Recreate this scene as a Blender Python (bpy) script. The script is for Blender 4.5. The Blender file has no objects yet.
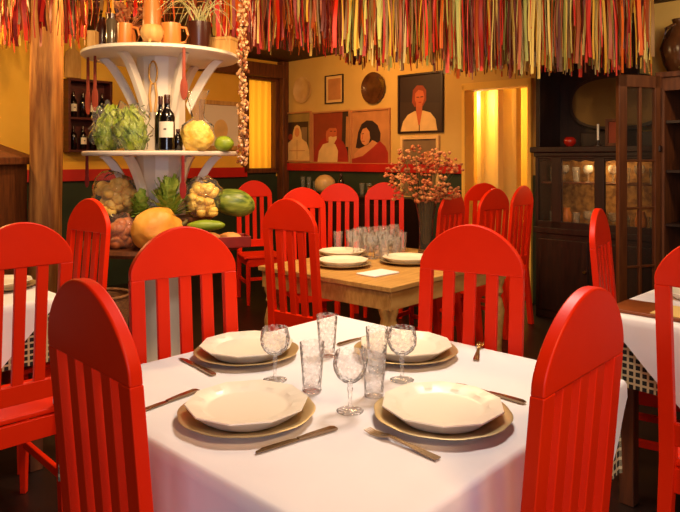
import bpy, bmesh, math, random
from mathutils import Vector, Matrix, noise
random.seed(7)
C = bpy.context.scene.collection
SC = bpy.context.scene
PI = math.pi
R2 = math.sqrt(0.5)

# ------------------------------------------------------------------ camera, world, lights, exposure
CAMH, F = 1.35, 659.0
cam = bpy.data.cameras.new('camera'); camo = bpy.data.objects.new('camera', cam); C.objects.link(camo)
cam.sensor_fit = 'HORIZONTAL'; cam.sensor_width = 36; cam.lens = 36 * F / 680
cam.shift_y = -(256 - 158) / 680; cam.clip_start = 0.05
camo.location = (0, 0, CAMH); camo.rotation_euler = (PI / 2, 0, 0)
SC.camera = camo
SC.view_settings.view_transform = 'Standard'; SC.view_settings.look = 'None'
SC.view_settings.gamma = 1; SC.view_settings.use_curve_mapping = False
SC.view_settings.exposure = 0.12

w = bpy.data.worlds.new('world'); SC.world = w; w.use_nodes = True
w.node_tree.nodes['Background'].inputs[0].default_value = (1.0, 0.50, 0.27, 1)
w.node_tree.nodes['Background'].inputs[1].default_value = 0.03


def area(name, loc, target, size, power, col, sy=None):
    l = bpy.data.lights.new(name, 'AREA'); l.energy = power; l.color = col; l.size = size
    if sy: l.shape = 'RECTANGLE'; l.size_y = sy
    o = bpy.data.objects.new(name, l); C.objects.link(o); o.location = loc
    d = Vector(target) - Vector(loc); o.rotation_euler = d.to_track_quat('-Z', 'Y').to_euler()
    return o


def point(name, loc, power, col, rad=0.05):
    l = bpy.data.lights.new(name, 'POINT'); l.energy = power; l.color = col; l.shadow_soft_size = rad
    o = bpy.data.objects.new(name, l); C.objects.link(o); o.location = loc
    return o


WARM = (1.0, 0.62, 0.30); AMBER = (1.0, 0.47, 0.14)
area('cool_front_fill', (0.3, -2.3, 1.5), (0.1, 2.0, 0.6), 2.0, 50, (0.76, 0.82, 1.0), 1.3)  # added cool fill from behind the camera; no window is modelled
area('warm_front_fill', (0.9, 0.0, 2.52), (0.0, 2.3, 0.8), 0.5, 40, (1.0, 0.62, 0.30))  # added warm fill from front right, brightens the chairs facing the camera
area('pendant_front_table', (0.45, 2.35, 2.50), (0.05, 1.75, 0.7), 0.4, 28, (1.0, 0.88, 0.76))
area('wood_table_fill', (0.2, 3.7, 2.52), (0.2, 3.95, 0), 0.4, 27, (1.0, 0.64, 0.30))  # unseen fill added above the wooden table to brighten it
area('back_wall_fill', (-0.1, 6.3, 2.56), (0.6, 7.6, 1.6), 0.3, 32, AMBER)  # added one-sided fill aimed at the back wall, no fixture behind it
point('left_wall_fill', (-2.95, 4.5, 2.45), 60, (1.0, 0.58, 0.18))  # off-frame fill added to brighten the left wall and timber post
point('left_aisle_fill', (-1.5, 5.0, 2.565), 55, (1.0, 0.60, 0.22), 0.03)  # extra fill, kept above the frame, for the wall behind the wine rack
area('stand_fill', (-0.75, 2.8, 2.5), (-1.15, 4.1, 1.3), 0.35, 34, (1.0, 0.66, 0.34))  # added fill aimed at the display stand; no fixture is modelled
area('ribbon_fill', (0.9, 3.2, 2.54), (1.0, 4.8, 2.25), 0.5, 10, (1.0, 0.66, 0.32))  # added fill that lights the hanging ribbons from the camera side
point('right_side_fill', (3.1, 3.4, 2.3), 16, (1.0, 0.64, 0.30))  # off-frame fill added for the right side; no corridor is modelled
area('upper_wall_fill', (2.55, 3.7, 2.5), (2.85, 5.1, 2.35), 0.25, 9, (1.0, 0.72, 0.42))  # added one-sided fill aimed at the wall above the tall cupboard

# ------------------------------------------------------------------ materials
def S(r, g, b):
    f = lambda c: (c / 255) / 12.92 if c / 255 <= 0.04045 else ((c / 255 + 0.055) / 1.055) ** 2.4
    return (f(r), f(g), f(b), 1)


def mat(name, col, rough=0.5, col2=None, scale=8.0, stretch=(1, 1, 1), bump=0.0, bscale=60.0, metal=0.0, detail=4, coords='Object', trans=0.0, spec=0.5, sheen=0.0, coat=0.0):
    m = bpy.data.materials.new(name); m.use_nodes = True
    nt = m.node_tree; p = nt.nodes['Principled BSDF']
    p.inputs['Base Color'].default_value = col; p.inputs['Roughness'].default_value = rough
    p.inputs['Metallic'].default_value = metal; p.inputs['Specular IOR Level'].default_value = spec
    if coat: p.inputs['Coat Weight'].default_value = coat; p.inputs['Coat Roughness'].default_value = 0.15
    tc = nt.nodes.new('ShaderNodeTexCoord'); mp = nt.nodes.new('ShaderNodeMapping')
    mp.inputs['Scale'].default_value = stretch
    nt.links.new(tc.outputs[coords], mp.inputs[0])
    if col2 is not None:
        n = nt.nodes.new('ShaderNodeTexNoise'); n.inputs['Scale'].default_value = scale; n.inputs['Detail'].default_value = detail
        nt.links.new(mp.outputs[0], n.inputs['Vector'])
        r = nt.nodes.new('ShaderNodeValToRGB'); r.color_ramp.elements[0].position = 0.35; r.color_ramp.elements[1].position = 0.65
        r.color_ramp.elements[0].color = col; r.color_ramp.elements[1].color = col2
        nt.links.new(n.outputs['Fac'], r.inputs[0]); nt.links.new(r.outputs[0], p.inputs['Base Color'])
    if bump:
        n2 = nt.nodes.new('ShaderNodeTexNoise'); n2.inputs['Scale'].default_value = bscale; n2.inputs['Detail'].default_value = 3
        nt.links.new(mp.outputs[0], n2.inputs['Vector'])
        b = nt.nodes.new('ShaderNodeBump'); b.inputs['Strength'].default_value = bump; b.inputs['Distance'].default_value = 0.01
        nt.links.new(n2.outputs['Fac'], b.inputs['Height']); nt.links.new(b.outputs[0], p.inputs['Normal'])
    return m


def thin_glass(name, tint=(1, 1, 1, 1), frost=0.08, blend=0.25, bump=0.0, bscale=90):
    m = bpy.data.materials.new(name); m.use_nodes = True
    nt = m.node_tree; nt.nodes.remove(nt.nodes['Principled BSDF']); out = nt.nodes['Material Output']
    t = nt.nodes.new('ShaderNodeBsdfTransparent'); t.inputs[0].default_value = tint
    g = nt.nodes.new('ShaderNodeBsdfGlossy'); g.inputs['Roughness'].default_value = 0.06
    d = nt.nodes.new('ShaderNodeBsdfDiffuse'); d.inputs[0].default_value = (0.85, 0.82, 0.76, 1)
    lw = nt.nodes.new('ShaderNodeLayerWeight'); lw.inputs[0].default_value = blend
    m1 = nt.nodes.new('ShaderNodeMixShader'); m2 = nt.nodes.new('ShaderNodeMixShader')
    m1.inputs[0].default_value = frost
    nt.links.new(t.outputs[0], m1.inputs[1]); nt.links.new(d.outputs[0], m1.inputs[2])
    nt.links.new(lw.outputs['Fresnel'], m2.inputs[0]); nt.links.new(m1.outputs[0], m2.inputs[1]); nt.links.new(g.outputs[0], m2.inputs[2])
    if bump:
        tc = nt.nodes.new('ShaderNodeTexCoord'); v = nt.nodes.new('ShaderNodeTexVoronoi'); v.inputs['Scale'].default_value = bscale
        nt.links.new(tc.outputs['Object'], v.inputs['Vector'])
        b = nt.nodes.new('ShaderNodeBump'); b.inputs['Strength'].default_value = bump; b.inputs['Distance'].default_value = 0.004
        nt.links.new(v.outputs['Distance'], b.inputs['Height'])
        nt.links.new(b.outputs[0], g.inputs['Normal']); nt.links.new(b.outputs[0], lw.inputs['Normal'])
    nt.links.new(m2.outputs[0], out.inputs[0])
    return m


def cut_glass(name):
    m = thin_glass(name, (1, 1, 1, 1), 0.05, 0.12, 0.7, 95)
    nt = m.node_tree; mixes = [n for n in nt.nodes if n.type == 'MIX_SHADER']; m1 = mixes[0]
    df = [n for n in nt.nodes if n.type == 'BSDF_DIFFUSE'][0]; v = [n for n in nt.nodes if n.type == 'TEX_VORONOI'][0]
    tl = nt.nodes.new('ShaderNodeBsdfTranslucent'); tl.inputs[0].default_value = (0.95, 0.93, 0.9, 1); df.inputs[0].default_value = (0.95, 0.93, 0.9, 1)
    mm = nt.nodes.new('ShaderNodeMixShader'); nt.links.new(df.outputs[0], mm.inputs[1]); nt.links.new(tl.outputs[0], mm.inputs[2]); nt.links.new(mm.outputs[0], m1.inputs[2])
    mr = nt.nodes.new('ShaderNodeMapRange'); mr.inputs[1].default_value = 0.25; mr.inputs[2].default_value = 0.75; mr.inputs[3].default_value = 0.02; mr.inputs[4].default_value = 0.26
    nt.links.new(v.outputs['Distance'], mr.inputs[0]); nt.links.new(mr.outputs[0], m1.inputs[0])
    return m


def planks(name, c1, c2, cgap, width=0.14, axis='x', rough=0.5, coords='Object'):
    m = mat(name, c1, rough, c2, 6, (1, 12, 1) if axis == 'y' else (12, 1, 1), 0.15, 40, coords=coords)
    nt = m.node_tree; p = nt.nodes['Principled BSDF']
    tc = nt.nodes.new('ShaderNodeTexCoord'); sp = nt.nodes.new('ShaderNodeSeparateXYZ'); nt.links.new(tc.outputs[coords], sp.inputs[0])
    mo = nt.nodes.new('ShaderNodeMath'); mo.operation = 'PINGPONG'; mo.inputs[1].default_value = width / 2
    nt.links.new(sp.outputs['X' if axis == 'x' else 'Y'], mo.inputs[0])
    lt = nt.nodes.new('ShaderNodeMath'); lt.operation = 'LESS_THAN'; lt.inputs[1].default_value = 0.004; nt.links.new(mo.outputs[0], lt.inputs[0])
    mx = nt.nodes.new('ShaderNodeMix'); mx.data_type = 'RGBA'
    src = p.inputs['Base Color'].links[0].from_socket
    nt.links.new(lt.outputs[0], mx.inputs[0]); nt.links.new(src, mx.inputs[6]); mx.inputs[7].default_value = cgap
    nt.links.new(mx.outputs[2], p.inputs['Base Color'])
    return m


def check_cloth(name):
    m = mat(name, S(20, 18, 14), 0.85)
    nt = m.node_tree; p = nt.nodes['Principled BSDF']
    uv = nt.nodes.new('ShaderNodeUVMap'); uv.uv_map = 'UVMap'
    sp = nt.nodes.new('ShaderNodeSeparateXYZ'); nt.links.new(uv.outputs[0], sp.inputs[0])
    ks = []
    for a in 'XY':
        mo = nt.nodes.new('ShaderNodeMath'); mo.operation = 'PINGPONG'; mo.inputs[1].default_value = 0.0125
        lt = nt.nodes.new('ShaderNodeMath'); lt.operation = 'LESS_THAN'; lt.inputs[1].default_value = 0.0042
        nt.links.new(sp.outputs[a], mo.inputs[0]); nt.links.new(mo.outputs[0], lt.inputs[0]); ks.append(lt)
    mxm = nt.nodes.new('ShaderNodeMath'); mxm.operation = 'MAXIMUM'
    nt.links.new(ks[0].outputs[0], mxm.inputs[0]); nt.links.new(ks[1].outputs[0], mxm.inputs[1])
    mx = nt.nodes.new('ShaderNodeMix'); mx.data_type = 'RGBA'
    mx.inputs[6].default_value = S(26, 24, 20); mx.inputs[7].default_value = S(200, 180, 135)
    nt.links.new(mxm.outputs[0], mx.inputs[0]); nt.links.new(mx.outputs[2], p.inputs['Base Color'])
    return m


def mirror_mat(name, col, rough=0.12):
    return mat(name, col, rough, metal=1.0)


M = {}
M['red'] = mat('red_paint', S(232, 44, 3), 0.42, S(222, 36, 2), 3, bump=0.03, bscale=30, spec=0.22)
M['cream_wall'] = mat('cream_plaster', S(214, 178, 98), 0.9, S(204, 166, 86), 2, bump=0.12, bscale=30)
M['yellow_wall'] = mat('yellow_plaster', S(232, 184, 74), 0.9, S(222, 170, 58), 2, bump=0.12, bscale=30)
M['green_wall'] = mat('green_dado', S(40, 52, 30), 0.7, S(32, 44, 26), 4, bump=0.05)
M['red_trim'] = mat('red_trim', S(190, 26, 16), 0.5, S(172, 20, 12), 4)
M['dark_wood'] = mat('dark_wood', S(46, 18, 10), 0.45, S(30, 11, 6), 5, (8, 8, 1), 0.05)
M['brown_wood'] = mat('brown_wood', S(112, 60, 26), 0.55, S(80, 40, 16), 5, (8, 8, 1), 0.1)
M['door_wood'] = mat('door_wood', S(106, 58, 26), 0.5, S(88, 44, 18), 5, (8, 8, 1), 0.1)
M['post_wood'] = mat('rustic_timber', S(190, 132, 66), 0.75, S(128, 76, 32), 3.2, (7, 7, 0.7), 0.5, 14)
M['honey_wood'] = mat('honey_wood', S(206, 160, 88), 0.42, S(178, 130, 64), 4, (1.5, 14, 6), 0.08)
M['rack_wood'] = mat('mahogany', S(84, 22, 14), 0.5, S(62, 14, 8), 5, (1, 1, 8))
M['pale_wood'] = mat('pale_wood', S(206, 160, 92), 0.6, S(184, 136, 70), 5, (6, 6, 1))
M['floor'] = mat('dark_tile', S(38, 22, 15), 0.35, S(26, 14, 10), 3)
M['ceiling'] = planks('ceiling_boards', S(74, 36, 20), S(56, 26, 14), S(24, 10, 6), 0.16, 'x', 0.7)
M['white_cloth'] = mat('white_linen', S(240, 234, 232), 0.85, S(234, 227, 226), 3, bump=0.25, bscale=9, coords='Object')
M['check'] = check_cloth('check_gingham')
M['plate'] = mat('cream_china', S(242, 230, 206), 0.34)
M['charger'] = mat('champagne_metal', S(196, 172, 124), 0.38, S(178, 152, 104), 6, metal=0.55)
M['steel'] = mat('cutlery_steel', S(150, 128, 104), 0.25, metal=1.0)
M['glass'] = thin_glass('cut_glass', (1, 1, 1, 1), 0.06, 0.10, 0.8, 110)
M['vase_glass'] = thin_glass('brown_vase_glass', (0.86, 0.78, 0.66, 1), 0.02, 0.10, 0.6, 60)
M['clear'] = thin_glass('clear_glass', (0.97, 0.98, 0.97, 1), 0.05, 0.10)
M['pane'] = thin_glass('pane_glass', (0.9, 0.88, 0.84, 1), 0.01, 0.08)
M['glass'] = cut_glass('cut_crystal')
M['plastic'] = thin_glass('clear_plastic', (1, 1, 1, 1), 0.05, 0.14, 0.9, 20)
M['white_paint'] = mat('white_paint', S(236, 224, 208), 0.4, S(230, 216, 198), 3)
M['lettuce'] = mat('lettuce_leaf', S(104, 132, 20), 0.45, S(170, 180, 56), 12, bump=0.5, bscale=40)
M['greens'] = mat('curly_greens', S(104, 136, 28), 0.6, S(170, 184, 76), 30, bump=0.6, bscale=60)
M['bottle'] = mat('bottle_glass', S(14, 8, 8), 0.08, coat=0.6)
M['label'] = mat('paper_label', S(226, 214, 196), 0.7)
M['ink'] = mat('black_ink', S(30, 26, 26), 0.7)
M['garlic'] = mat('garlic_yellow', S(224, 172, 66), 0.6, S(240, 204, 110), 18, bump=0.3, bscale=30)
M['onion'] = mat('onion_skin', S(176, 92, 50), 0.4, S(204, 128, 78), 12)
M['pumpkin'] = mat('squash_skin', S(222, 146, 48), 0.45, S(234, 170, 70), 8, bump=0.1)
M['maize'] = mat('yellow_pasta', S(226, 178, 60), 0.5, S(240, 206, 100), 30, bump=0.6, bscale=50)
M['melon'] = mat('melon_rind', S(66, 92, 26), 0.35, S(150, 164, 64), 7, (1, 6, 6))
M['lime'] = mat('lime_green', S(142, 162, 40), 0.4, S(120, 142, 28), 10)
M['bread'] = mat('bread_crust', S(206, 132, 62), 0.6, S(226, 164, 92), 12)
M['redbox'] = mat('red_lacquer', S(150, 32, 16), 0.4, S(120, 22, 12), 6)
M['wicker'] = mat('wicker', S(140, 92, 48), 0.7, S(92, 54, 24), 40, (1, 1, 4), 0.6, 60)
M['terracotta'] = mat('orange_ceramic', S(204, 124, 56), 0.35, S(192, 110, 46), 5)
M['darkjar'] = mat('dark_ceramic', S(60, 26, 16), 0.25)
M['greyjar'] = mat('grey_glass_jar', S(96, 82, 62), 0.15, S(70, 60, 46), 4, coat=0.4)
M['straw'] = mat('pale_grass', S(196, 186, 132), 0.6, S(160, 160, 92), 6)
M['shell'] = mat('beads_shell', S(186, 130, 80), 0.25, S(220, 176, 124), 40, coat=0.4)
M['shellb'] = mat('beads_brown', S(140, 76, 40), 0.25, coat=0.5)
M['curtain'] = mat('yellow_curtain', S(240, 180, 50), 0.8, S(228, 164, 38), 3, (6, 6, 0.5))
M['hall'] = mat('hall_yellow', S(238, 196, 92), 0.85, S(230, 184, 80), 2)
M['hall_door'] = mat('hall_white_door', S(240, 216, 140), 0.5)
M['leather'] = mat('menu_leather', S(140, 70, 26), 0.4, S(120, 56, 18), 6)
M['paper'] = mat('kraft_paper', S(220, 182, 108), 0.7)
M['flower'] = mat('dried_flower', S(148, 66, 28), 0.8, S(186, 106, 54), 30)
M['flowerb'] = mat('dried_flower_pale', S(196, 132, 76), 0.8, S(170, 96, 54), 30)
M['stem'] = mat('dry_stem', S(96, 84, 34), 0.7)
M['mirror'] = mirror_mat('old_mirror', S(112, 92, 62), 0.42)
M['redglass'] = mat('red_glass', S(170, 30, 16), 0.08, coat=1.0)
M['wax'] = mat('candle_wax', S(236, 230, 214), 0.5)
M['brass'] = mat('brass', S(200, 150, 70), 0.3, metal=1.0)
M['teak'] = mat('utensil_wood', S(158, 62, 28), 0.5, S(130, 46, 18), 6, (8, 8, 1))
M['dish'] = mat('glazed_dish', S(210, 176, 120), 0.3, S(196, 156, 96), 10)
M['dishd'] = mat('brown_glaze', S(92, 56, 30), 0.2, S(70, 40, 20), 10, coat=0.5)
M['hutch_back'] = mat('hutch_lining', S(176, 130, 66), 0.7, S(112, 72, 32), 24)
M['cord'] = mat('jute_cord', S(120, 80, 40), 0.8)
P = lambda n, c, r=0.6: mat('paint_' + n, c, r, tuple(min(1, x * 1.25) for x in c[:3]) + (1,), 6)
M['p_tan'] = P('tan', S(176, 118, 66)); M['p_rust'] = P('rust', S(136, 52, 22)); M['p_red'] = P('red', S(150, 34, 20))
M['p_skin'] = P('skin', S(196, 128, 76)); M['p_skin2'] = P('warm_skin', S(186, 92, 48)); M['p_black'] = P('black', S(40, 20, 14)); M['p_cream'] = P('cream', S(214, 176, 112))
M['p_dark'] = P('dark', S(50, 30, 18)); M['p_grey'] = P('grey', S(120, 96, 66)); M['p_oli'] = P('olive', S(140, 116, 60))
RIB = []
for n, c in [('scarlet', (206, 36, 10)), ('crimson', (150, 16, 8)), ('orange', (214, 96, 20)), ('rust', (156, 66, 20)), ('gold', (214, 164, 50)),
             ('pale_gold', (226, 200, 112)), ('sage', (170, 174, 92)), ('ivory', (228, 212, 150)), ('maroon', (92, 16, 8)), ('bronze', (122, 84, 32))]:
    RIB.append(mat('ribbon_' + n, S(*c), 0.45, spec=0.35))

# ------------------------------------------------------------------ helpers
def box(bm, c, s, mi=0, rot=None):
    m = Matrix.Translation(c) @ (rot.to_4x4() if rot else Matrix()) @ Matrix.Diagonal((s[0], s[1], s[2], 1))
    r = bmesh.ops.create_cube(bm, size=1, matrix=m)
    for f in {f for v in r['verts'] for f in v.link_faces}: f.material_index = mi


def lathe(bm, prof, n=32, c=(0, 0, 0), mi=0, sx=1, sy=1, rfun=None):
    rings = []
    for r, z in prof:
        if r <= 1e-6:
            rings.append([bm.verts.new((c[0], c[1], c[2] + z))])
        else:
            rg = []
            for i in range(n):
                a = 2 * PI * i / n; k = rfun(a, r, z) if rfun else 1
                rg.append(bm.verts.new((c[0] + r * k * math.cos(a) * sx, c[1] + r * k * math.sin(a) * sy, c[2] + z)))
            rings.append(rg)
    for a, b in zip(rings, rings[1:]):
        for i in range(n):
            j = (i + 1) % n
            if len(a) == 1 and len(b) == 1: continue
            if len(a) == 1: f = bm.faces.new((a[0], b[j], b[i]))
            elif len(b) == 1: f = bm.faces.new((a[i], a[j], b[0]))
            else: f = bm.faces.new((a[i], a[j], b[j], b[i]))
            f.material_index = mi
    for rg, flip in ((rings[0], True), (rings[-1], False)):
        if len(rg) > 2 and not rfun_open[0]:
            f = bm.faces.new(rg[::-1] if flip else rg); f.material_index = mi


rfun_open = [False]


def tube(bm, pts, r, n=8, mi=0, r2=None):
    pts = [Vector(p) for p in pts]; rings = []
    for i, p in enumerate(pts):
        t = (pts[min(i + 1, len(pts) - 1)] - pts[max(i - 1, 0)]).normalized()
        up = Vector((0, 0, 1)) if abs(t.z) < 0.9 else Vector((1, 0, 0))
        a = t.cross(up).normalized(); b = t.cross(a)
        rr = r if r2 is None else r + (r2 - r) * i / (len(pts) - 1)
        rings.append([bm.verts.new(p + (a * math.cos(2 * PI * k / n) + b * math.sin(2 * PI * k / n)) * rr) for k in range(n)])
    for a, b in zip(rings, rings[1:]):
        for i in range(n):
            f = bm.faces.new((a[i], a[(i + 1) % n], b[(i + 1) % n], b[i])); f.material_index = mi
    f = bm.faces.new(rings[0][::-1]); f.material_index = mi
    f = bm.faces.new(rings[-1]); f.material_index = mi


def prism(bm, pts, y0, y1, mi=0):
    """outline in (x, z), extruded along y"""
    a = [bm.verts.new((x, y0, z)) for x, z in pts]; b = [bm.verts.new((x, y1, z)) for x, z in pts]
    n = len(pts)
    fs = [bm.faces.new(a), bm.faces.new(b[::-1])]
    for i in range(n): fs.append(bm.faces.new((a[i], b[i], b[(i + 1) % n], a[(i + 1) % n])))
    for f in fs: f.material_index = mi
    bmesh.ops.recalc_face_normals(bm, faces=fs)


def blob(bm, c, s, sub=3, amp=0.1, freq=3.0, seed=0, mi=0, flat=None, rot=None):
    r = bmesh.ops.create_icosphere(bm, subdivisions=sub, radius=1)
    o = Vector((seed * 7.1, seed * 3.3, seed * 1.7))
    for v in r['verts']:
        d = v.co.normalized(); k = 1 + amp * noise.noise(d * freq + o) + amp * 0.5 * noise.noise(d * freq * 2.3 + o)
        p = d * k
        if flat is not None and p.z < flat: p.z = flat
        p = Vector((p.x * s[0], p.y * s[1], p.z * s[2]))
        if rot: p = rot @ p
        v.co = p + Vector(c)
    for f in {f for v in r['verts'] for f in v.link_faces}: f.material_index = mi


def obj(name, bm, mats, parent=None, bevel=0.0, smooth=35, loc=None, rotz=0, seg=2):
    me = bpy.data.meshes.new(name); bm.normal_update(); bm.to_mesh(me); bm.free()
    if not isinstance(mats, (list, tuple)): mats = [mats]
    for m in mats: me.materials.append(M[m] if isinstance(m, str) else m)
    o = bpy.data.objects.new(name, me); C.objects.link(o)
    if parent: o.parent = parent
    if loc is not None: o.location = loc
    o.rotation_euler = (0, 0, rotz)
    if smooth:
        for p in me.polygons: p.use_smooth = True
        me.set_sharp_from_angle(angle=math.radians(smooth))
    if bevel:
        b = o.modifiers.new('bevel', 'BEVEL'); b.width = bevel; b.segments = seg; b.limit_method = 'ANGLE'; b.angle_limit = math.radians(50)
        b.harden_normals = True
    return o


def B(): return bmesh.new()


def tag(o, label, cat, group=None, kind=None):
    o['label'] = label; o['category'] = cat
    if group: o['group'] = group
    if kind: o['kind'] = kind
    return o


def thing(name, label, cat, loc=(0, 0, 0), rotz=0, group=None):
    o = bpy.data.objects.new(name, None); C.objects.link(o); o.empty_display_size = 0.1
    o.location = loc; o.rotation_euler = (0, 0, rotz)
    return tag(o, label, cat, group)


def struct(name, bm, m, loc=None, rotz=0, bevel=0, parent=None):
    o = obj(name, bm, m, parent, bevel, 35, loc, rotz)
    if not parent: o['kind'] = 'structure'
    return o


def dup(root, loc, rotz, label=None, group=None, scale=None):
    r = root.copy(); C.objects.link(r); r.location = loc; r.rotation_euler = (0, 0, rotz)
    if label: r['label'] = label
    if group: r['group'] = group
    if scale: r.scale = scale
    for ch in list(root.children):
        c = ch.copy(); C.objects.link(c); c.parent = r
        for g in ch.children:
            d = g.copy(); C.objects.link(d); d.parent = c
    return r


def face(dx, dy): return math.atan2(-dx, dy)


# room axes: the room stands at 45 degrees to the camera.  back wall X+Y=7.9, left wall X-Y=-9.4
CX, CY = -0.75, 8.65
ZC = 2.6
def w1(px, py, off=0.0):
    r = (px - 340) / F; y = (7.9 - off * math.sqrt(2)) / (1 + r); x = r * y
    return ((x - y) + 9.4) * R2, CAMH + (158 - py) / F * y
def w2(px, py, off=0.0):
    r = (px - 340) / F; y = (9.4 - off * math.sqrt(2)) / (1 - r); x = r * y
    return -(7.9 - (x + y)) * R2, CAMH + (158 - py) / F * y
def P1(u, z=0.0, off=0.0): return (CX + (u - off) * R2, CY - (u + off) * R2, z)
def P2(u, z=0.0, off=0.0): return (CX + (u + off) * R2, CY + (u - off) * R2, z)
A1, A2 = -PI / 4, PI / 4

# ------------------------------------------------------------------ room shell
bm = B(); box(bm, (0, 3.5, -0.05), (12, 13, 0.1)); struct('floor', bm, 'floor')
bm = B(); box(bm, (0, 3.5, ZC + 0.05), (12, 13, 0.1)); o = struct('ceiling', bm, 'ceiling')

ud0, zd = w1(465, 81); ud1, _ = w1(531, 81)
RB, RT = 1.19, 1.285          # rail bottom / top on the back wall
bm = B()
def seg1(u0, u1):
    box(bm, ((u0 + u1) / 2, 0.06, (RB + ZC) / 2), (u1 - u0, 0.12, ZC - RB), 0)
    box(bm, ((u0 + u1) / 2, 0.06, RB / 2), (u1 - u0, 0.12, RB), 1)
seg1(-0.12, ud0); seg1(ud1, 6.2)
box(bm, ((ud0 + ud1) / 2, 0.06, (2.06 + ZC) / 2), (ud1 - ud0, 0.12, ZC - 2.06), 0)
struct('wall_back', bm, ['cream_wall', 'green_wall'], P1(0), A1)
bm = B(); box(bm, (ud0 / 2, -0.015, (RB + RT) / 2), (ud0, 0.03, RT - RB))
struct('trim_1', bm, 'red_trim', P1(0), A1, 0.004)

uw0, _ = w2(246, 100); uw1, _ = w2(276, 100)
LB, LT = 1.115, 1.235
bm = B()
def seg2(u0, u1):
    box(bm, ((u0 + u1) / 2, 0.06, (LB + ZC) / 2), (u1 - u0, 0.12, ZC - LB), 0)
    box(bm, ((u0 + u1) / 2, 0.06, LB / 2), (u1 - u0, 0.12, LB), 1)
seg2(-8.0, uw0); seg2(uw1, 0.12)
box(bm, ((uw0 + uw1) / 2, 0.06, (2.40 + ZC) / 2), (uw1 - uw0, 0.12, ZC - 2.40), 0)
box(bm, ((uw0 + uw1) / 2, 0.06, 0.6), (uw1 - uw0, 0.12, 1.2), 1)
struct('wall_left', bm, ['yellow_wall', 'green_wall'], P2(0), A2)
bm = B(); box(bm, (-4.0 + uw0 / 2, -0.015, (LB + LT) / 2), (8 + uw0, 0.03, LT - LB))
struct('trim_2', bm, 'red_trim', P2(0), A2, 0.004)
# corner post and header beam of the window bay
bm = B(); box(bm, (uw1 + 0.04 + 0.06, -0.05, ZC / 2), (0.16, 0.14, ZC)); box(bm, (uw0 - 0.55, -0.06, 2.46), (2.2, 0.13, 0.17))
struct('trim_3', bm, 'brown_wood', P2(0), A2, 0.008)
# window with yellow curtain, lit from outside
bm = B()
for (x0, x1, z0, z1) in ((uw0 - 0.05, uw0 + 0.03, 1.18, 2.42), (uw1 - 0.03, uw1 + 0.05, 1.18, 2.42), (uw0 - 0.05, uw1 + 0.05, 2.34, 2.42), (uw0 - 0.05, uw1 + 0.05, 1.16, 1.22)):
    box(bm, ((x0 + x1) / 2, 0.02, (z0 + z1) / 2), (x1 - x0, 0.1, z1 - z0))
win = struct('window_1', bm, 'brown_wood', P2(0), A2, 0.005)
cm = bpy.data.materials.new('sheer_curtain'); cm.use_nodes = True
nt = cm.node_tree; nt.nodes.remove(nt.nodes['Principled BSDF'])
tr = nt.nodes.new('ShaderNodeBsdfTranslucent'); tr.inputs[0].default_value = S(244, 186, 60)
df = nt.nodes.new('ShaderNodeBsdfDiffuse'); df.inputs[0].default_value = S(240, 184, 60)
mx = nt.nodes.new('ShaderNodeMixShader'); mx.inputs[0].default_value = 0.45
nt.links.new(tr.outputs[0], mx.inputs[1]); nt.links.new(df.outputs[0], mx.inputs[2]); nt.links.new(mx.outputs[0], nt.nodes['Material Output'].inputs[0])
M['sheer'] = cm


def curtain(name, x0, x1, z0, z1, y, amp, waves, parent, matn):
    bm = B(); n = 60; rows = []
    for k in range(9):
        z = z0 + (z1 - z0) * k / 8; a = amp * (1.15 - 0.3 * k / 8)
        rows.append([bm.verts.new((x0 + (x1 - x0) * i / n, y + a * math.sin(waves * 2 * PI * i / n + 0.5 * math.sin(k * 0.4)), z)) for i in range(n + 1)])
    for a, b in zip(rows, rows[1:]):
        for i in range(n): bm.faces.new((a[i], a[i + 1], b[i + 1], b[i]))
    return obj(name, bm, matn, parent, smooth=80)


curtain('curtain', uw0 - 0.02, uw1 + 0.02, 1.2, 2.40, 0.10, 0.025, 5, win, 'sheer')
mid = (uw0 + uw1) / 2
area('window_glow', P2(mid, 1.8, -0.9), P2(mid, 1.8, 0), 0.9, 22, (1.0, 0.72, 0.32), 1.2)

# doorway in the back wall, with the lit yellow hall behind it
bm = B(); mid = (ud0 + ud1) / 2
box(bm, (mid + 0.15, 1.26, 1.3), (2.4, 0.08, 2.6)); box(bm, (ud0 - 0.55, 0.69, 1.3), (0.08, 1.14, 2.6)); box(bm, (ud1 + 0.65, 0.69, 1.3), (0.08, 1.14, 2.6))
struct('wall_hall', bm, 'hall', P1(0), A1)
bm = B()
for x0, x1 in ((ud0 - 0.02, ud0 + 0.02), (ud1 - 0.02, ud1 + 0.02)): box(bm, ((x0 + x1) / 2, 0.05, 1.04), (x1 - x0, 0.17, 2.08))
box(bm, (mid, 0.05, 2.06), (ud1 - ud0 + 0.04, 0.17, 0.07))
struct('door_1', bm, 'hall', P1(0), A1, 0.006)
bm = B()
def W(px, off): return w1(px, 81, off)[0]
for p0, p1, d in ((484, 498, -0.55), (503, 516, -0.75)):
    a, b = W(p0, d), W(p1, d)
    box(bm, ((a + b) / 2, -d + 0.02, 1.05), (b - a, 0.05, 2.1))
    box(bm, (a - 0.02, -d - 0.02, 1.05), (0.05, 0.1, 2.1)); box(bm, (b + 0.02, -d - 0.02, 1.05), (0.05, 0.1, 2.1))
struct('trim_4', bm, 'hall_door', P1(0), A1, 0.006)
point('hall_lamp', P1(ud0 - 0.28, 1.95, -0.45), 46, (1.0, 0.72, 0.30), 0.15)

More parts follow.
